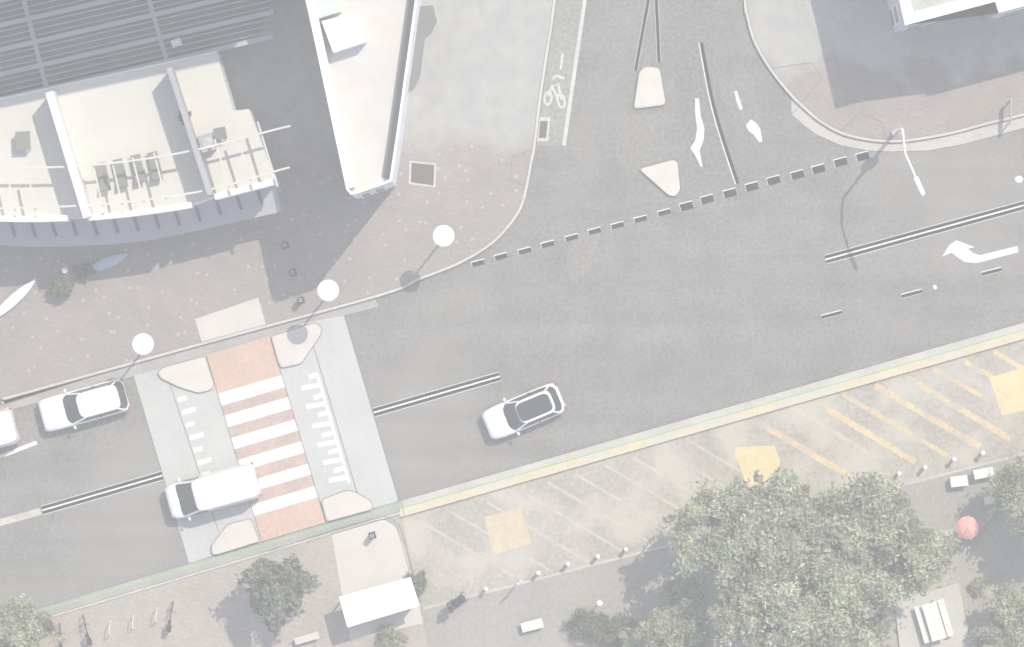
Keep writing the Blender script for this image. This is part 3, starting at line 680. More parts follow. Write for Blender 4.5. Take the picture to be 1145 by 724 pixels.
# ------------------------------------------------------------------ terrace furniture
lg = thing('sun_lounger', '', 'sun lounger')
bm = NB(); box(bm, (0, .1, .32), (.52, 1.1, .09)); obj('mattress', bm, M['lounger'], lg)
bm = NB(); box(bm, (0, -.62, .48), (.52, .5, .09), rx=R(-35)); obj('backrest', bm, M['lounger'], lg)
for sx in (-1, 1):
    for y in (-.4, .55): bm = NB(); box(bm, (sx * .22, y, .14), (.05, .05, .28)); obj('leg', bm, M['steel'], lg)
L4 = ['leftmost grey lounger on the middle terrace', 'second grey lounger from the left on the middle terrace', 'third grey lounger from the left on the middle terrace', 'rightmost grey lounger on the middle terrace']
for i, (x, y) in enumerate(((115, 196), (134, 192), (154, 187), (173, 184))):
    place(lg, i == 0, (*W(x, y, ZT + .4), ZT + .004), R(13), L4[i], 'grey loungers on the middle terrace')
def table(name, label, xy, z, s, rz, m, cat='table', group=None, h=.74):
    t = thing(name, label, cat, (*W(*xy, z), z), rz, group)
    bm = NB(); box(bm, (0, 0, h - .02), (s[0], s[1], .05)); obj('tabletop', bm, M[m], t)
    for sx in (-1, 1):
        for sy in (-1, 1): bm = NB(); box(bm, (sx * (s[0] / 2 - .06), sy * (s[1] / 2 - .06), (h - .045) / 2), (.05, .05, h - .045)); obj('leg', bm, M['steel'], t)
    return t
table('terrace_table', 'square grey table on the left terrace', (27, 158), ZT + .004, (.75, .95), R(3), 'lounger')
table('terrace_table', 'small dark grey table on the right terrace', (247, 150), ZT + .004, (.62, .62), R(12), 'grey_fabric')
t = thing('air_conditioner', 'grey boxed unit against the partition on the right terrace', 'air conditioner', (*W(231, 160, ZT + .8), ZT + .004), R(15))
bm = NB(); box(bm, (0, 0, .4), (.75, .9, .8)); obj('cabinet', bm, M['lilac'], t)
bm = NB(); lathe(bm, [(.28, .8), (.28, .83), (.2, .84)], 18); obj('fan_grille', bm, M['steel'], t)

# ------------------------------------------------------------------ plants
def leaves(centres, n_per, spread, size, up_bias=1.5):
    C = np.asarray(centres, float); k = len(C); n = k * n_per
    base = np.repeat(C[:, :3], n_per, 0); sp = np.repeat(C[:, 3], n_per)
    ax = rng.normal(size=(k, 3)); ax[:, 2] *= .4; ax /= np.linalg.norm(ax, axis=1)[:, None]; A = np.repeat(ax, n_per, 0)
    v = np.clip(rng.normal(size=(n, 3)), -2, 2)
    p = base + (v * np.array([.42, .42, .38]) + A * (rng.normal(size=n) * .55)[:, None]) * sp[:, None] * spread
    nrm = rng.normal(size=(n, 3)); nrm[:, 2] = np.abs(nrm[:, 2]) + up_bias; nrm /= np.linalg.norm(nrm, axis=1)[:, None]
    a = rng.normal(size=(n, 3)); u = np.cross(nrm, a); u /= np.linalg.norm(u, axis=1)[:, None]; w = np.cross(nrm, u)
    s = size * (.6 + .8 * rng.random(n))[:, None]
    q = np.stack([p - u * s, p + w * s * .45, p + u * s, p - w * s * .45], 1).reshape(-1, 3)
    return q
def leaf_object(name, q, m, parent):
    me = bpy.data.meshes.new(name); n = len(q) // 4
    me.vertices.add(len(q)); me.vertices.foreach_set('co', q.astype(np.float32).ravel())
    me.loops.add(len(q)); me.loops.foreach_set('vertex_index', np.arange(len(q), dtype=np.int32))
    me.polygons.add(n); me.polygons.foreach_set('loop_start', np.arange(0, len(q), 4, dtype=np.int32))
    me.update(calc_edges=True); me.materials.append(m)
    o = bpy.data.objects.new(name, me); COL.objects.link(o); o.parent = parent; return o
def tree(label, xy, r, h, name='broad_tree', m='leaf', clumps=60, n_per=260, clump_r=.9, leaf=.13, squash=.6, trunk_r=.2, irr_k=1.0, sprig=.35, sx=1.0, sy=1.0, group='trees on the beach side', gap=.0):
    zc = h - r * squash * .6
    t = thing(name, label, 'tree', (*W(*xy, zc), 0), 0, group)
    cs = []
    while len(cs) < clumps:
        v = rng.normal(size=3); v /= np.linalg.norm(v); rad = rng.random() ** .35
        irregular = 1 + .22 * irr_k * math.sin(3 * math.atan2(v[1], v[0]) + xy[0]) + .12 * math.sin(7 * math.atan2(v[1], v[0]) + xy[1])
        p = np.array([v[0] * r * sx * rad * irregular, v[1] * r * sy * rad * irregular, zc + v[2] * r * squash * rad])
        if p[2] < zc - r * squash * .55: continue
        if gap and rng.random() < gap and v[2] > .2: continue
        cs.append((*p, clump_r * (.55 + .8 * rng.random())))
    sprigs = []
    for i in range(int(clumps * sprig)):
        th = rng.random() * 2 * PI; irr = 1 + .22 * irr_k * math.sin(3 * th + xy[0]) + .12 * math.sin(7 * th + xy[1]); k = irr * (.86 + .22 * rng.random())
        sprigs.append((r * sx * k * math.cos(th), r * sy * k * math.sin(th), zc - r * squash * .4 * rng.random(), clump_r * (.18 + .22 * rng.random())))
    q = np.concatenate([leaves(cs, n_per, 1.0, leaf), leaves(sprigs, max(20, n_per // 5), 1.0, leaf)]); leaf_object('crown', q, M[m], t)
    bm = NB(); tube(bm, (0, 0, -.1), (0, 0, h * .3), trunk_r, trunk_r * .8, 10); tube(bm, (0, 0, h * .3), (.05, .05, zc), trunk_r * .8, trunk_r * .5, 10); obj('trunk', bm, M['trunk'], t)
    bm = NB()
    for i in range(9):
        cpt = Vector(cs[int(rng.integers(len(cs)))][:3]); s = Vector((0, 0, h * (.3 + .25 * rng.random()))); mid = (s + cpt) / 2 + Vector((0, 0, .25))
        tube(bm, s, mid, trunk_r * .45, trunk_r * .3, 7); tube(bm, mid, cpt, trunk_r * .3, trunk_r * .1, 7)
    obj('limbs', bm, M['trunk'], t); return t
tree('biggest grey green tree on the beach side, reaching up to the yellow patch', (905, 642), 5.3, 7.5, clumps=330, n_per=520, clump_r=.66, leaf=.115, trunk_r=.3, sx=1.1, sy=.98, squash=.42)
tree('sparse grey green tree left of the biggest one at the bottom edge', (752, 722), 2.2, 3.6, clumps=75, n_per=330, clump_r=.38, leaf=.085, trunk_r=.12)
tree('grey green tree at the right edge beside the red umbrella', (1198, 552), 3.0, 4.8, clumps=150, n_per=450, clump_r=.5, leaf=.09, trunk_r=.18, sy=1.15)
tree('grey green tree in the bottom right corner below the red umbrella', (1140, 716), 2.2, 3.4, clumps=85, n_per=420, clump_r=.45, leaf=.09, trunk_r=.16)
tree('small dark tree with ragged outline beside the bus shelter', (308, 660), 1.5, 4.4, m='leaf_dark', irr_k=.9, sprig=1.4, clumps=58, n_per=60, clump_r=.36, leaf=.14, trunk_r=.09, squash=.75)
tree('grey green tree cut off by the bottom left corner', (2, 712), 2.3, 4.0, clumps=62, n_per=240, clump_r=.40, leaf=.09, trunk_r=.14)
def shrub(label, xy, r, h, m='leaf_dark', clumps=14, n_per=140, z0=0.0):
    t = thing('shrub', label, 'shrub', (*W(*xy, h * .5), z0), 0, 'low shrubs along the promenade')
    cs = [(*(rng.normal(size=2) * r * .45), h * (.35 + .5 * rng.random()), r * .42) for _ in range(clumps)]
    leaf_object('foliage', leaves(cs, n_per, 1.0, .08), M[m], t)
    bm = NB()
    for i in range(5): tube(bm, (0, 0, -.05), cs[i][:3], .025, .012, 6)
    obj('stems', bm, M['trunk'], t)
shrub('dark low shrub to the right of the bus shelter', (466, 652), .5, .7); shrub('mottled low shrub below the bus shelter', (438, 716), .65, .6, 'leaf')
shrub('dark shrub beside the small round light on the promenade', (660, 700), .75, .9, clumps=22); shrub('dark shrub under the sparse tree', (692, 712), .8, 1.0, clumps=22)
shrub('grey green shrub between the promenade and the biggest tree', (765, 662), .9, 1.0, 'leaf', 24)
shrub('plant growing in the shade in front of the awning', (96, 305), .38, .6, 'leaf_dark', 10, z0=KZ)
shrub('dark plant beside the white globe light on the paving', (70, 322), .5, 1.3, 'leaf_dark', 16, z0=KZ)
shrub('small plant in the corner of the right terrace', (213, 134), .22, .5, 'leaf_dark', 8, z0=ZT)
shrub('dry twiggy shrub at the top of the beach, right of the picnic table', (1092, 655), .45, .4, 'leaf', 8)
shrub('low shrub at the bottom edge left of the bicycle hoops', (52, 700), .4, .5, 'leaf_dark', 10, z0=KZ)
shrub('tuft of leaves by the kerb in the bottom left corner', (48, 690), .28, .4, 'leaf', 8, z0=KZ)

# ------------------------------------------------------------------ street lamps with round white discs
lp = thing('street_lamp', '', 'street lamp')
bm = NB(); lathe(bm, [(.16, 0), (.16, .05), (.09, .12), (.07, .3)], 16); obj('base', bm, M['steel'], lp)
bm = NB(); tube(bm, (0, 0, .3), (0, 0, 4.62), .062, .045, 14); obj('pole', bm, M['steel'], lp)
bm = NB(); lathe(bm, [(.06, 4.45), (.10, 4.6), (.06, 4.64)], 16); obj('lamp_head', bm, M['lamp_clear'], lp)
bm = NB(); lathe(bm, [(.50, 4.62), (.555, 4.65), (.555, 4.68), (.4, 4.75), (.12, 4.79)], 40); obj('disc_shade', bm, M['roof_white'], lp, smooth=False)
for i, (x, y, lb) in enumerate([(160, 385, 'lamp post with white disc left of the crossing, above the parked white car'), (367, 325, 'lamp post with white disc beside the upper end of the crossing'), (496, 264, 'lamp post with white disc near the curved street corner')]):
    place(lp, i == 0, (*W(x, y, 4.7), KZ), 0, lb, 'white disc lamp posts along the footpath')
# tall street light with curved arm
base = W3(999, 150, 0)
sl = thing('street_light', 'tall pale street light with an arm reaching over the road', 'street light', (base.x, base.y, KZ))
tip = W3(1033, 219, 7.6) - base; mid = W3(1012, 172, 7.2) - base; q3 = W3(1023, 197, 7.5) - base
bm = NB(); tube(bm, (0, 0, 0), (0, 0, 6.7), .095, .07, 14); obj('pole', bm, M['pale_steel'], sl)
bm = NB(); lathe(bm, [(.2, 0), (.2, .06), (.12, .2)], 14); obj('base', bm, M['steel'], sl)
bm = NB(); path_tube(bm, [(0, 0, 6.7), (mid.x * .35, mid.y * .35, 7.05), tuple(mid), tuple(q3)], .062, 10); obj('arm', bm, M['pale_steel'], sl)
bm = NB(); dv = tip - q3; th = math.atan2(dv.y, dv.x); m_ = (tip + q3) / 2
box(bm, m_, (dv.length * .95, .24, .12), th); bmesh.ops.bevel(bm, geom=bm.edges[:], offset=.05, segments=2, affect='EDGES'); obj('lantern', bm, M['roof_white'], sl)
bm = NB(); box(bm, (0.0, .0, 3.1), (.62, .30, .8), R(20)); obj('banner_box', bm, M['steel'], sl)
# low board sign on the kerb
b0 = W3(1128, 126, 0)
sg = thing('board_sign', 'low dark board sign on two legs at the kerb by the right edge', 'sign', (b0.x, b0.y, KZ), R(90))
bm = NB(); box(bm, (0, 0, 1.05), (1.4, .05, .5)); obj('panel', bm, M['steel'], sg)
for s_ in (-1, 1): bm = NB(); box(bm, (s_ * .55, 0, .4), (.06, .06, .8)); obj('leg', bm, M['steel'], sg)

# ------------------------------------------------------------------ bollards to be installed: dark square tops
bo = thing('bollard', '', 'bollard')
bm = NB(); box(bm, (0, 0, .01), (.36, .36, .02)); bp = obj('base_plate', bm, M['black'], bo)
for k in range(4):
    a = PI / 4 + k * PI / 2; bm = NB(); lathe(bm, [(.025, .02), (.025, .04), (.012, .045)], 8, (.19 * math.cos(a), .19 * math.sin(a), 0)); obj('bolt', bm, M['black'], bp)
bm = NB(); lathe(bm, [(.16, .02), (.16, .84), (.145, .9), (.09, .9)], 20); obj('post', bm, M['black'], bo)
bm = NB(); torus(bm, (0, 0, .895), .075, .016, 'Z', 20, 6); obj('reflective_ring', bm, M['roof_white'], bo)
for i, (x, y, lb) in enumerate([(318.5, 274.5, 'black bollard farthest from the kerb, deep in the building shadow'), (327, 305, 'black bollard in the shadow, middle of the row of three'), (336, 336, 'black bollard standing in the sun next to the kerb and lamp post'), (416, 599.5, 'black bollard alone on the concrete pad by the bus shelter')]):
    place(bo, i == 0, (*W(x, y, .9), KZ + .006), R(16), lb, 'black bollards')
# small white posts along the car park edge
wp = thing('white_post', '', 'bollard')
bm = NB(); lathe(bm, [(.09, 0), (.09, .72), (.06, .78)], 14); obj('post', bm, M['timber'], wp)
bm = NB(); lathe(bm, [(.115, .70), (.115, .80), (.05, .85)], 14); obj('cap', bm, M['roof_white'], wp)
posts = [(543.5, 659, 'first white post from the left along the car park edge, near the pram'), (602, 641, 'white post below the faded orange patch'), (635, 631, 'white post at the car park edge above the white bench'), (668.5, 622.5, 'white post midway between the white bench and the biggest tree'),
         (700, 614.5, 'white post just left of the tall thin sign pole'), (973, 540, 'white post at the right fringe of the biggest tree'), (1005.5, 530, 'white post below the angled yellow lines, first past the biggest tree'),
         (1034.5, 523, 'white post below the long yellow lines, second past the biggest tree'), (1067, 514, 'white post above the small white table'), (1099, 507, 'white post nearest the right edge, by the tree')]
for i, (x, y, lb) in enumerate(posts): place(wp, i == 0, (*W(x, y, .8), .02), 0, lb, 'white posts along the car park edge')
pp = thing('sign_pole', '', 'sign pole')
bm = NB(); tube(bm, (0, 0, 0), (0, 0, 2.3), .035, n=10); obj('pole', bm, M['pale_steel'], pp)
bm = NB(); box(bm, (0, 0, 2.05), (.40, .03, .5)); obj('sign_plate', bm, M['roof_white'], pp)
for i, (x, y, lb) in enumerate([(581, 650, 'thin sign pole with long shadow left of the white bench'), (726, 609.5, 'thin sign pole near the left fringe of the biggest tree')]):
    place(pp, i == 0, (*W(x, y, 1.5), .02), R(35), lb, 'thin sign poles along the car park edge')
# little globe lights
gl_ = thing('globe_light', '', 'light')
bm = NB(); tube(bm, (0, 0, 0), (0, 0, 1.1), .04, n=10); obj('post', bm, M['black'], gl_)
bm = NB(); ball(bm, (0, 0, 1.22), (.17, .17, .17), 3); obj('globe', bm, M['roof_white'], gl_, smooth=True)
place(gl_, True, (*W(72.5, 302.5, 1.2), KZ), 0, 'white globe light in the shade of the curved awning', 'globe lights')
place(gl_, False, (*W(670.5, 675, 1.2), .015), 0, 'white globe light among shrubs on the promenade', 'globe lights')

# surfboards lying by the building
def board(label, a, b, w, m):
    A = W3(*a, .3); B = W3(*b, .3); L_ = (B - A).length; c = (A + B) / 2; th = math.atan2(B.y - A.y, B.x - A.x)
    t = thing('surfboard', label, 'surfboard', (c.x, c.y, KZ), th, 'long boards near the curved awning')
    bm = NB(); st = []
    n = 18
    for i in range(n + 1):
        u = -1 + 2 * i / n; hw = w / 2 * max(1 - abs(u) ** 2.3, .02) ** .75; z = .22 + .10 * max(u - .3, 0) ** 2
        st.append([bm.verts.new((u * L_ / 2, y * hw, z + dz)) for y, dz in ((-1, 0), (-.6, .04), (0, .05), (.6, .04), (1, 0), (.6, -.04), (0, -.05), (-.6, -.04))])
    for p, q in zip(st[:-1], st[1:]):
        for j in range(8): bm.faces.new((p[j], q[j], q[(j + 1) % 8], p[(j + 1) % 8]))
    bm.faces.new(st[0]); bm.faces.new(st[-1]); obj('board', bm, M[m], t, smooth=True)
    for u in (-.45, .35): bm = NB(); box(bm, (u * L_ / 2, 0, .08), (.08, w * .8, .17)); obj('rest', bm, M['timber'], t)
    bm = NB(); prism(bm, [(-L_ * .42, -.01), (-L_ * .36, -.01), (-L_ * .36, .01), (-L_ * .42, .01)], .05, .18); obj('fin', bm, M['black'], t)
board('long white board lying in the sun at the left edge', (-10, 358), (39, 314), .62, 'board_white'); board('pale blue board lying in the shade of the curved awning', (98, 303), (143, 284), .62, 'board_blue')

# ------------------------------------------------------------------ bus shelter, benches, picnic table
shq = [(379, 667.6), (459, 645.5), (469.5, 677.5), (388.4, 702)]
Pz = px(shq, 2.35); c = (sum(p[0] for p in Pz) / 4, sum(p[1] for p in Pz) / 4, KZ)
bs = thing('bus_shelter', 'white flat roofed shelter at the end of the concrete pad', 'shelter', c)
bm = NB(); prism(bm, Pz, 2.22, 2.35); obj('roof', bm, M['roof_white'], bs, True)
I = inset(Pz, .18)
for p in I: bm = NB(); tube(bm, (*p, KZ), (*p, 2.22), .05, n=10); obj('post', bm, M['steel'], bs, True)
bm = NB(); ribbon(bm, [I[3], I[2]], .04, 2.0, KZ + .25); obj('back_panel', bm, M['win'], bs, True)
bm = NB(); b_ = [lerp(I[3], I[0], .25), lerp(I[2], I[1], .25)]; ribbon(bm, [lerp(b_[0], b_[1], .15), lerp(b_[0], b_[1], .85)], .4, KZ + .46, KZ + .40); st = obj('seat', bm, M['timber'], bs, True)
for f in (.25, .75): bm = NB(); q = lerp(b_[0], b_[1], f); box(bm, (q[0], q[1], KZ + .2), (.06, .3, .4)); obj('seat_leg', bm, M['steel'], st, True)
def bench(label, xy, s, rz, z, h=.45, m='timber', group='pale benches and tables on the beach side'):
    t = thing('bench', label, 'bench', (*W(*xy, z + h), z), rz, group)
    bm = NB()
    for k in range(4): box(bm, (0, (k - 1.5) * s[1] / 4, h - .03), (s[0], s[1] / 4 * .97, .06))
    obj('seat', bm, M[m], t)
    for sx in (-1, 1): bm = NB(); box(bm, (sx * s[0] * .38, 0, (h - .06) / 2), (.10, s[1] * .8, h - .06)); obj('leg', bm, M['kerb'], t)
bench('white bench on the grey promenade below the row of posts', (595, 699.5), (1.16, .50), ang(98, -26), .015, m='soft_white')
bench('pale bench beside the shadow of the bus shelter', (343, 714), (1.3, .36), ang(96, -27), KZ)
bench('pale bench at the bottom right on bare ground', (1046, 602), (2.0, .55), ang(96, -22), -.14, .2, 'gutter_pale')
wt = 'white tables beside the tree at the right edge'
table('outdoor_table', 'small white table farthest left of the three by the right edge tree', (1071.5, 538), .015, (.9, .55), ang(96, -12), 'white_paint', group=wt, h=.6)
table('outdoor_table', 'white table closest to the car park by the right edge tree', (1099, 529), .015, (1.05, .5), ang(96, -18), 'white_paint', group=wt, h=.6)
table('outdoor_table', 'long white table just above the red umbrella', (1112, 558.5), .015, (1.2, .4), ang(98, -12), 'white_paint', group=wt, h=.6)
# picnic table
cx, cy = W(1045, 695, .75)
pt = thing('picnic_table', 'white picnic table with two attached benches on a pale pad', 'picnic table', (cx, cy, -.02), ang(13, 44))
def slab(name, y, w, h): bm = NB(); [box(bm, (0, y + (k - .5) * w / 2, h - .03), (2.0, w / 2 * .97, .06)) for k in range(2)]; return obj(name, bm, M['white_paint'], pt)
slab('tabletop', -.02, .80, .76); slab('bench_seat', -.64, .34, .46); slab('bench_seat', .62, .34, .46)
for s_ in (-.7, .7):
    bm = NB(); box(bm, (s_, 0, .38), (.07, 1.5, .07)); tube(bm, (s_, -.65, 0), (s_, -.2, .70), .04, n=8); tube(bm, (s_, .65, 0), (s_, .2, .70), .04, n=8); obj('leg_frame', bm, M['timber'], pt)

# ------------------------------------------------------------------ vehicles
def ring_pts(cx, a, b, p, n, z, fr=0.0):
    out = []
    for i in range(n):
        th = 2 * PI * (i + .5) / n; c_, s_ = math.cos(th), math.sin(th)
        x = a * math.copysign(abs(c_) ** p, c_); y = b * math.copysign(abs(s_) ** p, s_)
        out.append((cx + x + (fr * (1 - (y / b) ** 2) if c_ > 0 else -fr * .6 * (1 - (y / b) ** 2)), y, z))
    return out
def vehicle(name, label, cat, loc, rz, st, belt, roofr, roof_mat, wheels, W2, panel_van=False, glass_roof=False, group='white vehicles on the street', roof_h=.05):
    t = thing(name, label, cat, loc, rz, group)
    bm = NB(); rings = []
    for x, w, zb, zt in st:
        half = [(.55, zb, 0), (.93, zb + .04, 0), (1.0, zb + .22, 0), (1.0, (zb + zt) / 2 + .05, 0), (.975, zt - .13, 0), (.90, zt - .03, 0), (.72, zt + .01, 0), (.3, zt + .03, 0)]
        pts = [(x, w * a, z) for a, z, _ in half] + [(x, -w * a, z) for a, z, _ in half[::-1]]
        rings.append([bm.verts.new(p) for p in pts])
    for a, b in zip(rings[:-1], rings[1:]):
        n = len(a)
        for j in range(n): bm.faces.new((a[j], a[(j + 1) % n], b[(j + 1) % n], b[j]))
    bm.faces.new(rings[0]); bm.faces.new(rings[-1]); body = obj('body', bm, M['car_paint'], t, smooth=True)
    n = 40; bl_ = ring_pts(*belt[:4], n, belt[4], belt[5]); rf = ring_pts(*roofr[:4], n, roofr[4], roofr[5])
    parts = {k: NB() for k in ('windscreen', 'rear_window', 'side_window', 'side_window2', 'panel')}
    for i in range(n):
        j = (i + 1) % n; th = 2 * PI * (i + 1) / n; mx = (bl_[i][0] + bl_[j][0]) / 2 - belt[0]; my = (bl_[i][1] + bl_[j][1]) / 2
        edge = abs(bl_[i][0] - bl_[j][0]) < abs(bl_[i][1] - bl_[j][1])
        key = ('windscreen' if mx > 0 else 'rear_window') if edge else ('side_window' if my > 0 else 'side_window2')
        if panel_van and key != 'windscreen': key = 'panel'
        b_ = parts[key]; b_.faces.new([b_.verts.new(p) for p in (bl_[i], bl_[j], rf[j], rf[i])])
    for k, b_ in parts.items():
        if len(b_.faces): obj(k.replace('2', '') if k != 'panel' else 'cargo_body', b_, M['car_paint'] if k == 'panel' else M['glass'], t, smooth=(k != 'x'))
        else: b_.free()
    # roof: the ring, then a softly crowned cap
    bm = NB(); r0 = [bm.verts.new(p) for p in rf]; levels = [r0]
    for f, dz in ((1.015, .015), (.97, roof_h), (.80, roof_h + .02), (.4, roof_h + .03)):
        levels.append([bm.verts.new((roofr[0] + (p[0] - roofr[0]) * f, p[1] * f, p[2] + dz)) for p in rf])
    for a, b in zip(levels[:-1], levels[1:]):
        for j in range(n): bm.faces.new((a[j], a[(j + 1) % n], b[(j + 1) % n], b[j]))
    bm.faces.new(levels[-1]); roof_o = obj('roof', bm, M[roof_mat], t, smooth=True)
    if glass_roof:
        g = ring_pts(roofr[0] + .05, roofr[1] * .93, roofr[2] * .80, .3, 32, roofr[4] + roof_h + .02, roofr[5]); bm = NB()
        lo = [bm.verts.new((p[0], p[1], p[2] - .03)) for p in g]; hi = [bm.verts.new((p[0], p[1], p[2] + .012 + .02 * (1 - (p[1] / roofr[2]) ** 2))) for p in g]
        for j in range(32): bm.faces.new((lo[j], lo[(j + 1) % 32], hi[(j + 1) % 32], hi[j]))
        bm.faces.new(hi); obj('glass_roof', bm, M['glass'], roof_o)
        for s_ in (-1, 1):
            bm = NB(); path_tube(bm, [(roofr[0] + roofr[1] * .85, s_ * roofr[2] * .93, roofr[4] + .07), (roofr[0] - roofr[1] * .9, s_ * roofr[2] * .93, roofr[4] + .08)], .035); obj('roof_rail', bm, M['car_paint'], roof_o)
    if not panel_van:
        for s_ in (-1, 1):
            for a, b in ((.83, .80), (-.87, -.85)):
                bm = NB(); tube(bm, (belt[0] + belt[1] * a, s_ * belt[2] * .96, belt[4]), (roofr[0] + roofr[1] * b, s_ * roofr[2] * .97, roofr[4] + .02), .05, n=8); obj('pillar', bm, M['car_paint'], t)
            bm = NB(); tube(bm, (belt[0] - .1, s_ * belt[2] * 1.005, belt[4]), (roofr[0] + .05, s_ * roofr[2] * 1.01, roofr[4] + .02), .04, n=8); obj('pillar', bm, M['black'], t)
    else:
        for s_ in (-1, 1):
            bm = NB(); y0 = s_ * (belt[2] + .012); y1 = s_ * (roofr[2] + .04)
            zz = roofr[4] - .18; k = (zz - belt[4]) / (roofr[4] - belt[4])
            bm.faces.new([bm.verts.new(p) for p in ((belt[0] + belt[1] - .35, y0, belt[4] + .06), (belt[0] + belt[1] - 1.35, y0, belt[4] + .06), (belt[0] + belt[1] - 1.35, y0 + (y1 - y0) * k, zz), (belt[0] + belt[1] - .95, y0 + (y1 - y0) * k, zz))]); obj('side_window', bm, M['glass'], t)
    for x in wheels:
        for s_ in (-1, 1):
            bm = NB(); torus(bm, (x, s_ * (W2 - .10), .33), .235, .095, 'Y', 24, 10); w_ = obj('wheel', bm, M['rubber'], t, smooth=True)
            bm = NB(); tube(bm, (x, s_ * (W2 - .16), .33), (x, s_ * (W2 - .015), .33), .19, n=16); obj('rim', bm, M['steel'], w_)
    fx = st[0][0]; rx = st[-1][0]
    for s_ in (-1, 1):
        bm = NB(); box(bm, (fx - .17, s_ * st[1][1] * .84, st[1][3] - .08), (.26, .26, .12), s_ * R(-35)); bmesh.ops.bevel(bm, geom=bm.edges[:], offset=.03, segments=2, affect='EDGES'); obj('headlight', bm, M['lamp_clear'], t)
        bm = NB(); box(bm, (rx + .07, s_ * st[-2][1] * .86, st[-2][3] - .12), (.14, .22, .16), s_ * R(25)); obj('tail_light', bm, M['lamp_red'], t)
        bm = NB(); box(bm, (belt[0] + belt[1] - .28, s_ * (W2 + .09), belt[4] + .06), (.12, .20, .13), s_ * R(12)); bmesh.ops.bevel(bm, geom=bm.edges[:], offset=.03, segments=2, affect='EDGES'); obj('mirror', bm, M['car_paint'], t)
    bm = NB(); box(bm, (fx - .01, 0, .42), (.05, .5, .11)); obj('number_plate', bm, M['black'], t)
    bm = NB(); box(bm, (rx + .01, 0, .50), (.05, .5, .11)); obj('number_plate', bm, M['black'], t)
    for y in ((-.42, -.14, .14, .42) if panel_van else ()):
        bm = NB(); box(bm, (roofr[0] - .1, y, roofr[4] + roof_h + .028 - abs(y) * .03), (roofr[1] * 1.55, .05, .03)); obj('roof_rib', bm, M['car_paint'], roof_o)
    for y in (-.22, .12):
        bm = NB(); x0 = belt[0] + belt[1] + belt[5] - .08; tube(bm, (x0, y, belt[4] + .05), (x0 - .22, y + .38, belt[4] + .20), .012, n=6); obj('wiper', bm, M['black'], t)
    return t
suv = [(2.13, .50, .36, .66), (2.07, .68, .28, .80), (1.90, .80, .24, .90), (1.45, .86, .22, 1.0), (1.0, .87, .22, 1.03), (0, .875, .22, 1.03), (-1.2, .87, .22, 1.05), (-1.75, .85, .24, 1.06), (-2.02, .77, .28, 1.02), (-2.13, .62, .36, .86)]
vehicle('white_hatchback', 'white hatchback with a dark glass roof driving along the road', 'car', (*W(585.6, 460.5, .9), .012), ang(-.924, .383), suv, (-.49, 1.46, .80, .34, 1.0, .14), (-.66, .92, .62, .34, 1.52, .10), 'car_paint', (1.32, -1.30), .875, glass_roof=True)
van = [(2.42, .62, .36, .78), (2.36, .80, .30, .95), (2.15, .90, .26, 1.05), (1.8, .95, .24, 1.12), (1.0, .97, .24, 1.16), (0, .97, .24, 1.16), (-2.0, .97, .24, 1.16), (-2.36, .95, .26, 1.16), (-2.42, .90, .34, 1.1)]
vehicle('white_van', 'white van with a long white roof driving over the crossing', 'van', (*W(237, 550, 1.6), .11), ang(-.963, .262), van, (-.30, 2.10, .95, .2, 1.1, .10), (-.74, 1.62, .84, .2, 1.92, .10), 'car_paint', (1.55, -1.45), .97, panel_van=True)
wag = [(2.3, .66, .36, .72), (2.25, .80, .28, .86), (2.05, .87, .24, .95), (1.5, .90, .22, 1.02), (.9, .90, .22, 1.05), (-1, .90, .22, 1.05), (-1.9, .89, .22, 1.06), (-2.22, .85, .26, 1.02), (-2.3, .75, .36, .9)]
vehicle('parked_wagon', 'white wagon parked against the kerb below the leftmost lamp post', 'car', (*W(93.5, 453.5, .9), .012), ang(-.963, .265), wag, (-.62, 1.62, .82, .30, 1.02, .10), (-.85, 1.05, .66, .30, 1.58, .08), 'car_paint', (1.42, -1.38), .90)
vehicle('parked_van', 'white van cut off by the left edge behind the parked wagon', 'van', (*W(-34, 489, 1.6), .012), ang(-.963, .265), van, (-.30, 2.10, .95, .2, 1.1, .10), (-.74, 1.62, .84, .2, 1.92, .10), 'car_paint', (1.55, -1.45), .97, panel_van=True)

# ------------------------------------------------------------------ bicycles and hoops
bk = thing('bicycle', '', 'bicycle')
for x in (-.52, .52):
    bm = NB(); torus(bm, (x, 0, .34), .325, .022, 'Y', 28, 6); w_ = obj('wheel', bm, M['rubber'], bk, smooth=True)
    bm = NB()
    for k in range(8): a = k * PI / 4; tube(bm, (x, 0, .34), (x + .31 * math.cos(a), 0, .34 + .31 * math.sin(a)), .004, n=4)
    tube(bm, (x, -.05, .34), (x, .05, .34), .025, n=8); obj('spokes', bm, M['steel'], w_)
bm = NB()
for a, b in (((-.52, 0, .34), (-.12, 0, .30)), ((-.52, 0, .34), (-.22, 0, .78)), ((-.12, 0, .30), (-.24, 0, .86)), ((-.12, 0, .30), (.38, 0, .72)), ((-.22, 0, .76), (.36, 0, .80)), ((.52, 0, .34), (.34, 0, .92))): tube(bm, a, b, .02, n=8)
obj('frame', bm, M['scooter'], bk)
bm = NB(); path_tube(bm, [(.24, -.3, .98), (.34, -.2, .96), (.34, .2, .96), (.24, .3, .98)], .015); obj('handlebar', bm, M['black'], bk)
bm = NB(); ball(bm, (-.26, 0, .92), (.15, .08, .045)); obj('saddle', bm, M['black'], bk, smooth=True)
bm = NB(); box(bm, (-.6, 0, .74), (.35, .26, .22)); obj('basket', bm, M['black'], bk)
for i, (x, y, rz, lb) in enumerate([(191, 690, 82, 'dark bicycle at the right end of the row of hoops'), (97, 705, 105, 'dark bicycle at the left end of the row of hoops'), (68, 715, 95, 'dark bicycle nearest the tree in the bottom left corner')]):
    place(bk, i == 0, (*W(x, y, .5), KZ), R(rz), lb, 'parked bicycles')
hp = thing('bicycle_hoop', '', 'bike rack')
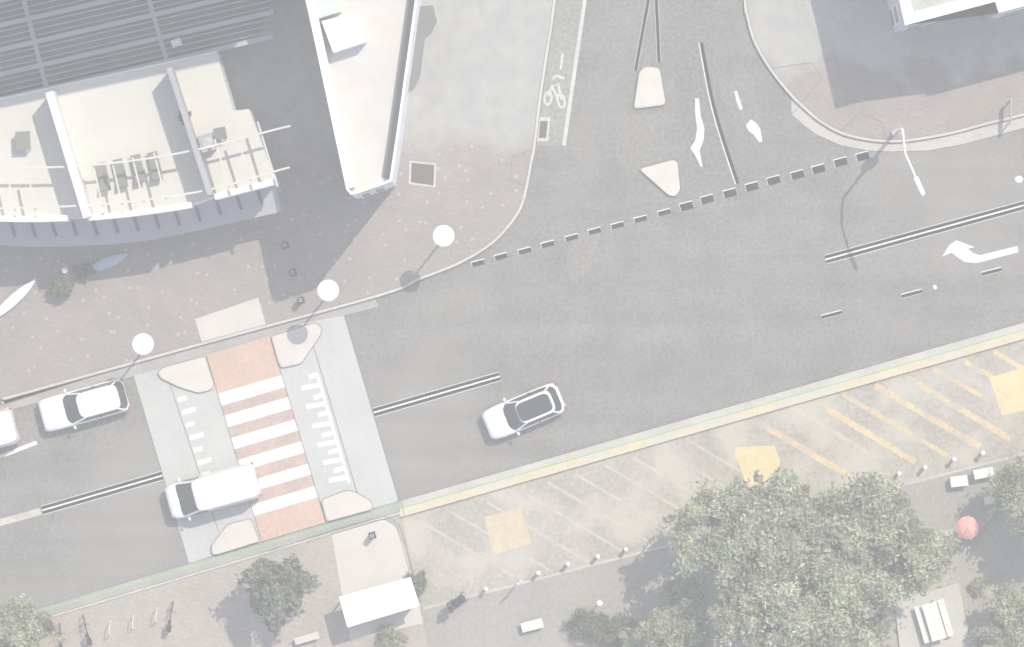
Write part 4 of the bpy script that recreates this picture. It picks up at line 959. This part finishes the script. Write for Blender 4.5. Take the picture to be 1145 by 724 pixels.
bm = NB(); path_tube(bm, [(-.35, 0, 0), (-.35, 0, .6), (-.27, 0, .78), (-.1, 0, .84), (.1, 0, .84), (.27, 0, .78), (.35, 0, .6), (.35, 0, 0)], .024); obj('hoop', bm, M['pale_steel'], hp)
bm = NB()
for s_ in (-.35, .35): lathe(bm, [(.06, 0), (.06, .012), (.03, .015)], 12, (s_, 0, 0))
obj('foot_plates', bm, M['steel'], hp)
for i, (x, y, lb) in enumerate([(123, 703, 'steel bicycle hoop on the left of the three'), (149, 696, 'steel bicycle hoop in the middle of the three'), (175, 688, 'steel bicycle hoop on the right of the three, next to a bicycle')]):
    place(hp, i == 0, (*W(x, y, .5), KZ), R(84), lb, 'bicycle hoops')

# ------------------------------------------------------------------ people
def skin_mesh(name, V, E, rad, m, parent, root=0, sub=2):
    me = bpy.data.meshes.new(name); me.from_pydata(V, E, []); o = bpy.data.objects.new(name, me); COL.objects.link(o)
    if not me.skin_vertices: o.modifiers.new('skin', 'SKIN')
    for i, s in enumerate(me.skin_vertices[0].data): s.radius = (rad[i], rad[i]); s.use_root = (i == root)
    sb = o.modifiers.new('smooth', 'SUBSURF'); sb.levels = sub; sb.render_levels = sub
    me.materials.append(m); o.parent = parent; return o
def person(label, xy, rz, top, trouser, hold=False):
    t = thing('person', label, 'person', (*W(*xy, 1.4), .02), rz, None)
    # x forward, y left
    V = [(0, 0, .95), (0, 0, 1.12), (.01, 0, 1.36), (0, 0, 1.47), (.01, 0, 1.54), (.02, 0, 1.62), (.02, 0, 1.70)]
    E = [(0, 1), (1, 2), (2, 3), (3, 4), (4, 5), (5, 6)]; rad = [.125, .12, .135, .07, .062, .098, .07]
    def add(chain, start, radii):
        p = start
        for c_, r_ in zip(chain, radii): V.append(c_); rad.append(r_); E.append((p, len(V) - 1)); p = len(V) - 1
        return p
    hips = []
    for s_ in (-1, 1):
        add([(0, s_ * .10, .86), (.06 * s_ + .03, s_ * .11, .48), (.08 * s_, s_ * .11, .09), (.08 * s_ + .13, s_ * .12, .04)], 0, [.095, .06, .042, .035])
        if hold and s_ < 0: arm = [(.0, s_ * .19, 1.40), (.08, s_ * .24, 1.14), (.26, s_ * .12, 1.24)]
        else: arm = [(.0, s_ * .19, 1.40), (-.03, s_ * .25, 1.12), (.06, s_ * .26, .87)]
        e = add(arm, 2, [.058, .045, .033])
        w_ = Vector(arm[-1]); d_ = (w_ - Vector(arm[-2])).normalized(); pc = w_ + d_ * .07
        pe_ = add([tuple(pc)], e, [.034])
        sidev = Vector((1, 0, 0)) if abs(d_.z) > .5 else Vector((0, 0, 1))
        for k, ln in enumerate((.06, .075, .08, .065)):
            o_ = sidev * (.027 - .018 * k); f1 = pc + o_ + d_ * (.02 + ln * .5); f2 = f1 + d_ * ln * .4 + Vector((0, -s_ * .025, 0)); add([tuple(f1), tuple(f2)], pe_, [.009, .008])
        th1 = w_ + d_ * .03 + sidev * .045 + Vector((0, -s_ * .01, 0)); add([tuple(th1), tuple(th1 + d_ * .035)], e, [.011, .009])
    skin_mesh('body', V, E, rad, M['skin'], t)
    tv = [(0, 0, .96), (0, 0, 1.12), (.01, 0, 1.33), (.0, 0, 1.44)]; te = [(0, 1), (1, 2), (2, 3)]; tr = [.155, .15, .165, .09]
    for s_ in (-1, 1): tv += [(0, s_ * .18, 1.40), ((.05 if hold and s_ < 0 else -.02), s_ * .235, 1.22)]; n_ = len(tv); te += [(2, n_ - 2), (n_ - 2, n_ - 1)]; tr += [.085, .068]
    skin_mesh('shirt', tv, te, tr, M[top], t)
    pv_ = [(0, 0, .96)]; pe2 = []; prd = [.15]
    for s_ in (-1, 1): n_ = len(pv_); pv_ += [(0, s_ * .10, .84), (.06 * s_ + .03, s_ * .11, .48), (.08 * s_, s_ * .11, .14)]; pe2 += [(0, n_), (n_, n_ + 1), (n_ + 1, n_ + 2)]; prd += [.118, .08, .06]
    skin_mesh('trousers', pv_, pe2, prd, M[trouser], t)
    bm = NB(); ball(bm, (.0, 0, 1.665), (.115, .105, .115)); obj('hair', bm, M['hair'], t, smooth=True)
    for s_ in (-1, 1):
        bm = NB(); ball(bm, (.115, s_ * .035, 1.63), (.012, .014, .010), 1); obj('eye', bm, M['black'], t)
        bm = NB(); ball(bm, (.08 * s_ + .07, s_ * .115, .04), (.15, .055, .05)); obj('shoe', bm, M['cloth_dark'], t, smooth=True)
    bm = NB(); ball(bm, (.125, 0, 1.60), (.018, .014, .022), 1); obj('nose', bm, M['skin'], t)
    return t
person('person in dark clothes standing at the end of the car park beside a pram', (503.5, 679.5), R(35), 'cloth_dark', 'cloth_blue')
pu = person('person in a white top standing under the red umbrella', (1088, 590), R(200), 'cloth_white', 'cloth_blue', True)
# umbrella held upright
hand = pu.matrix_basis @ Vector((.30, -.11, 1.26))
um = thing('red_umbrella', 'coral red umbrella held open near the right edge', 'umbrella', (hand.x, hand.y, 1.1), R(10))
bm = NB(); nseg = 8
rings = []
for r_, z in ((.02, .98), (.22, .93), (.42, .82), (.60, .64)):
    rings.append([bm.verts.new((r_ * math.cos(2 * PI * i / 32) * (1 - .05 * (1 - math.cos(2 * PI * i / 4)) * (r_ > .5) * .5), r_ * math.sin(2 * PI * i / 32), z + .025 * (r_ / .6) * abs(math.sin(nseg * PI * i / 32)))) for i in range(32)])
for a, b in zip(rings[:-1], rings[1:]):
    for i in range(32): bm.faces.new((a[i], a[(i + 1) % 32], b[(i + 1) % 32], b[i]))
bm.faces.new(rings[0]); obj('canopy', bm, M['red_fabric'], um)
bm = NB(); tube(bm, (0, 0, .0), (0, 0, 1.03), .011, n=8); obj('shaft', bm, M['black'], um)
bm = NB()
for k in range(8): a = k * PI / 4; tube(bm, (0, 0, .95), (.58 * math.cos(a), .58 * math.sin(a), .64), .005, n=4)
obj('ribs', bm, M['steel'], um)
bm = NB(); tube(bm, (0, 0, -.02), (0, 0, .2), .018, n=10); obj('handle', bm, M['black'], um)
# pram
pm = thing('pram', 'dark pram beside the person in dark clothes', 'pram', (*W(513, 672, .6), .02), R(35))
bm = NB(); box(bm, (0, 0, .6), (.75, .38, .22)); bmesh.ops.bevel(bm, geom=bm.edges[:], offset=.08, segments=3, affect='EDGES'); obj('carrycot', bm, M['cloth_dark'], pm, smooth=True)
bm = NB(); ball(bm, (-.18, 0, .72), (.24, .21, .26)); obj('hood', bm, M['cloth_dark'], pm, smooth=True)
bm = NB()
for s_ in (-1, 1): tube(bm, (-.32, s_ * .2, .15), (.3, s_ * .2, .55), .014, n=6); tube(bm, (.32, s_ * .2, .15), (-.25, s_ * .2, .55), .014, n=6); tube(bm, (.3, s_ * .2, .6), (.6, s_ * .2, .98), .014, n=6)
tube(bm, (.6, -.2, .98), (.6, .2, .98), .016, n=8); obj('frame', bm, M['steel'], pm)
for x in (-.33, .33):
    for s_ in (-1, 1): bm = NB(); torus(bm, (x, s_ * .23, .14), .12, .02, 'Y', 18, 6); obj('wheel', bm, M['rubber'], pm)
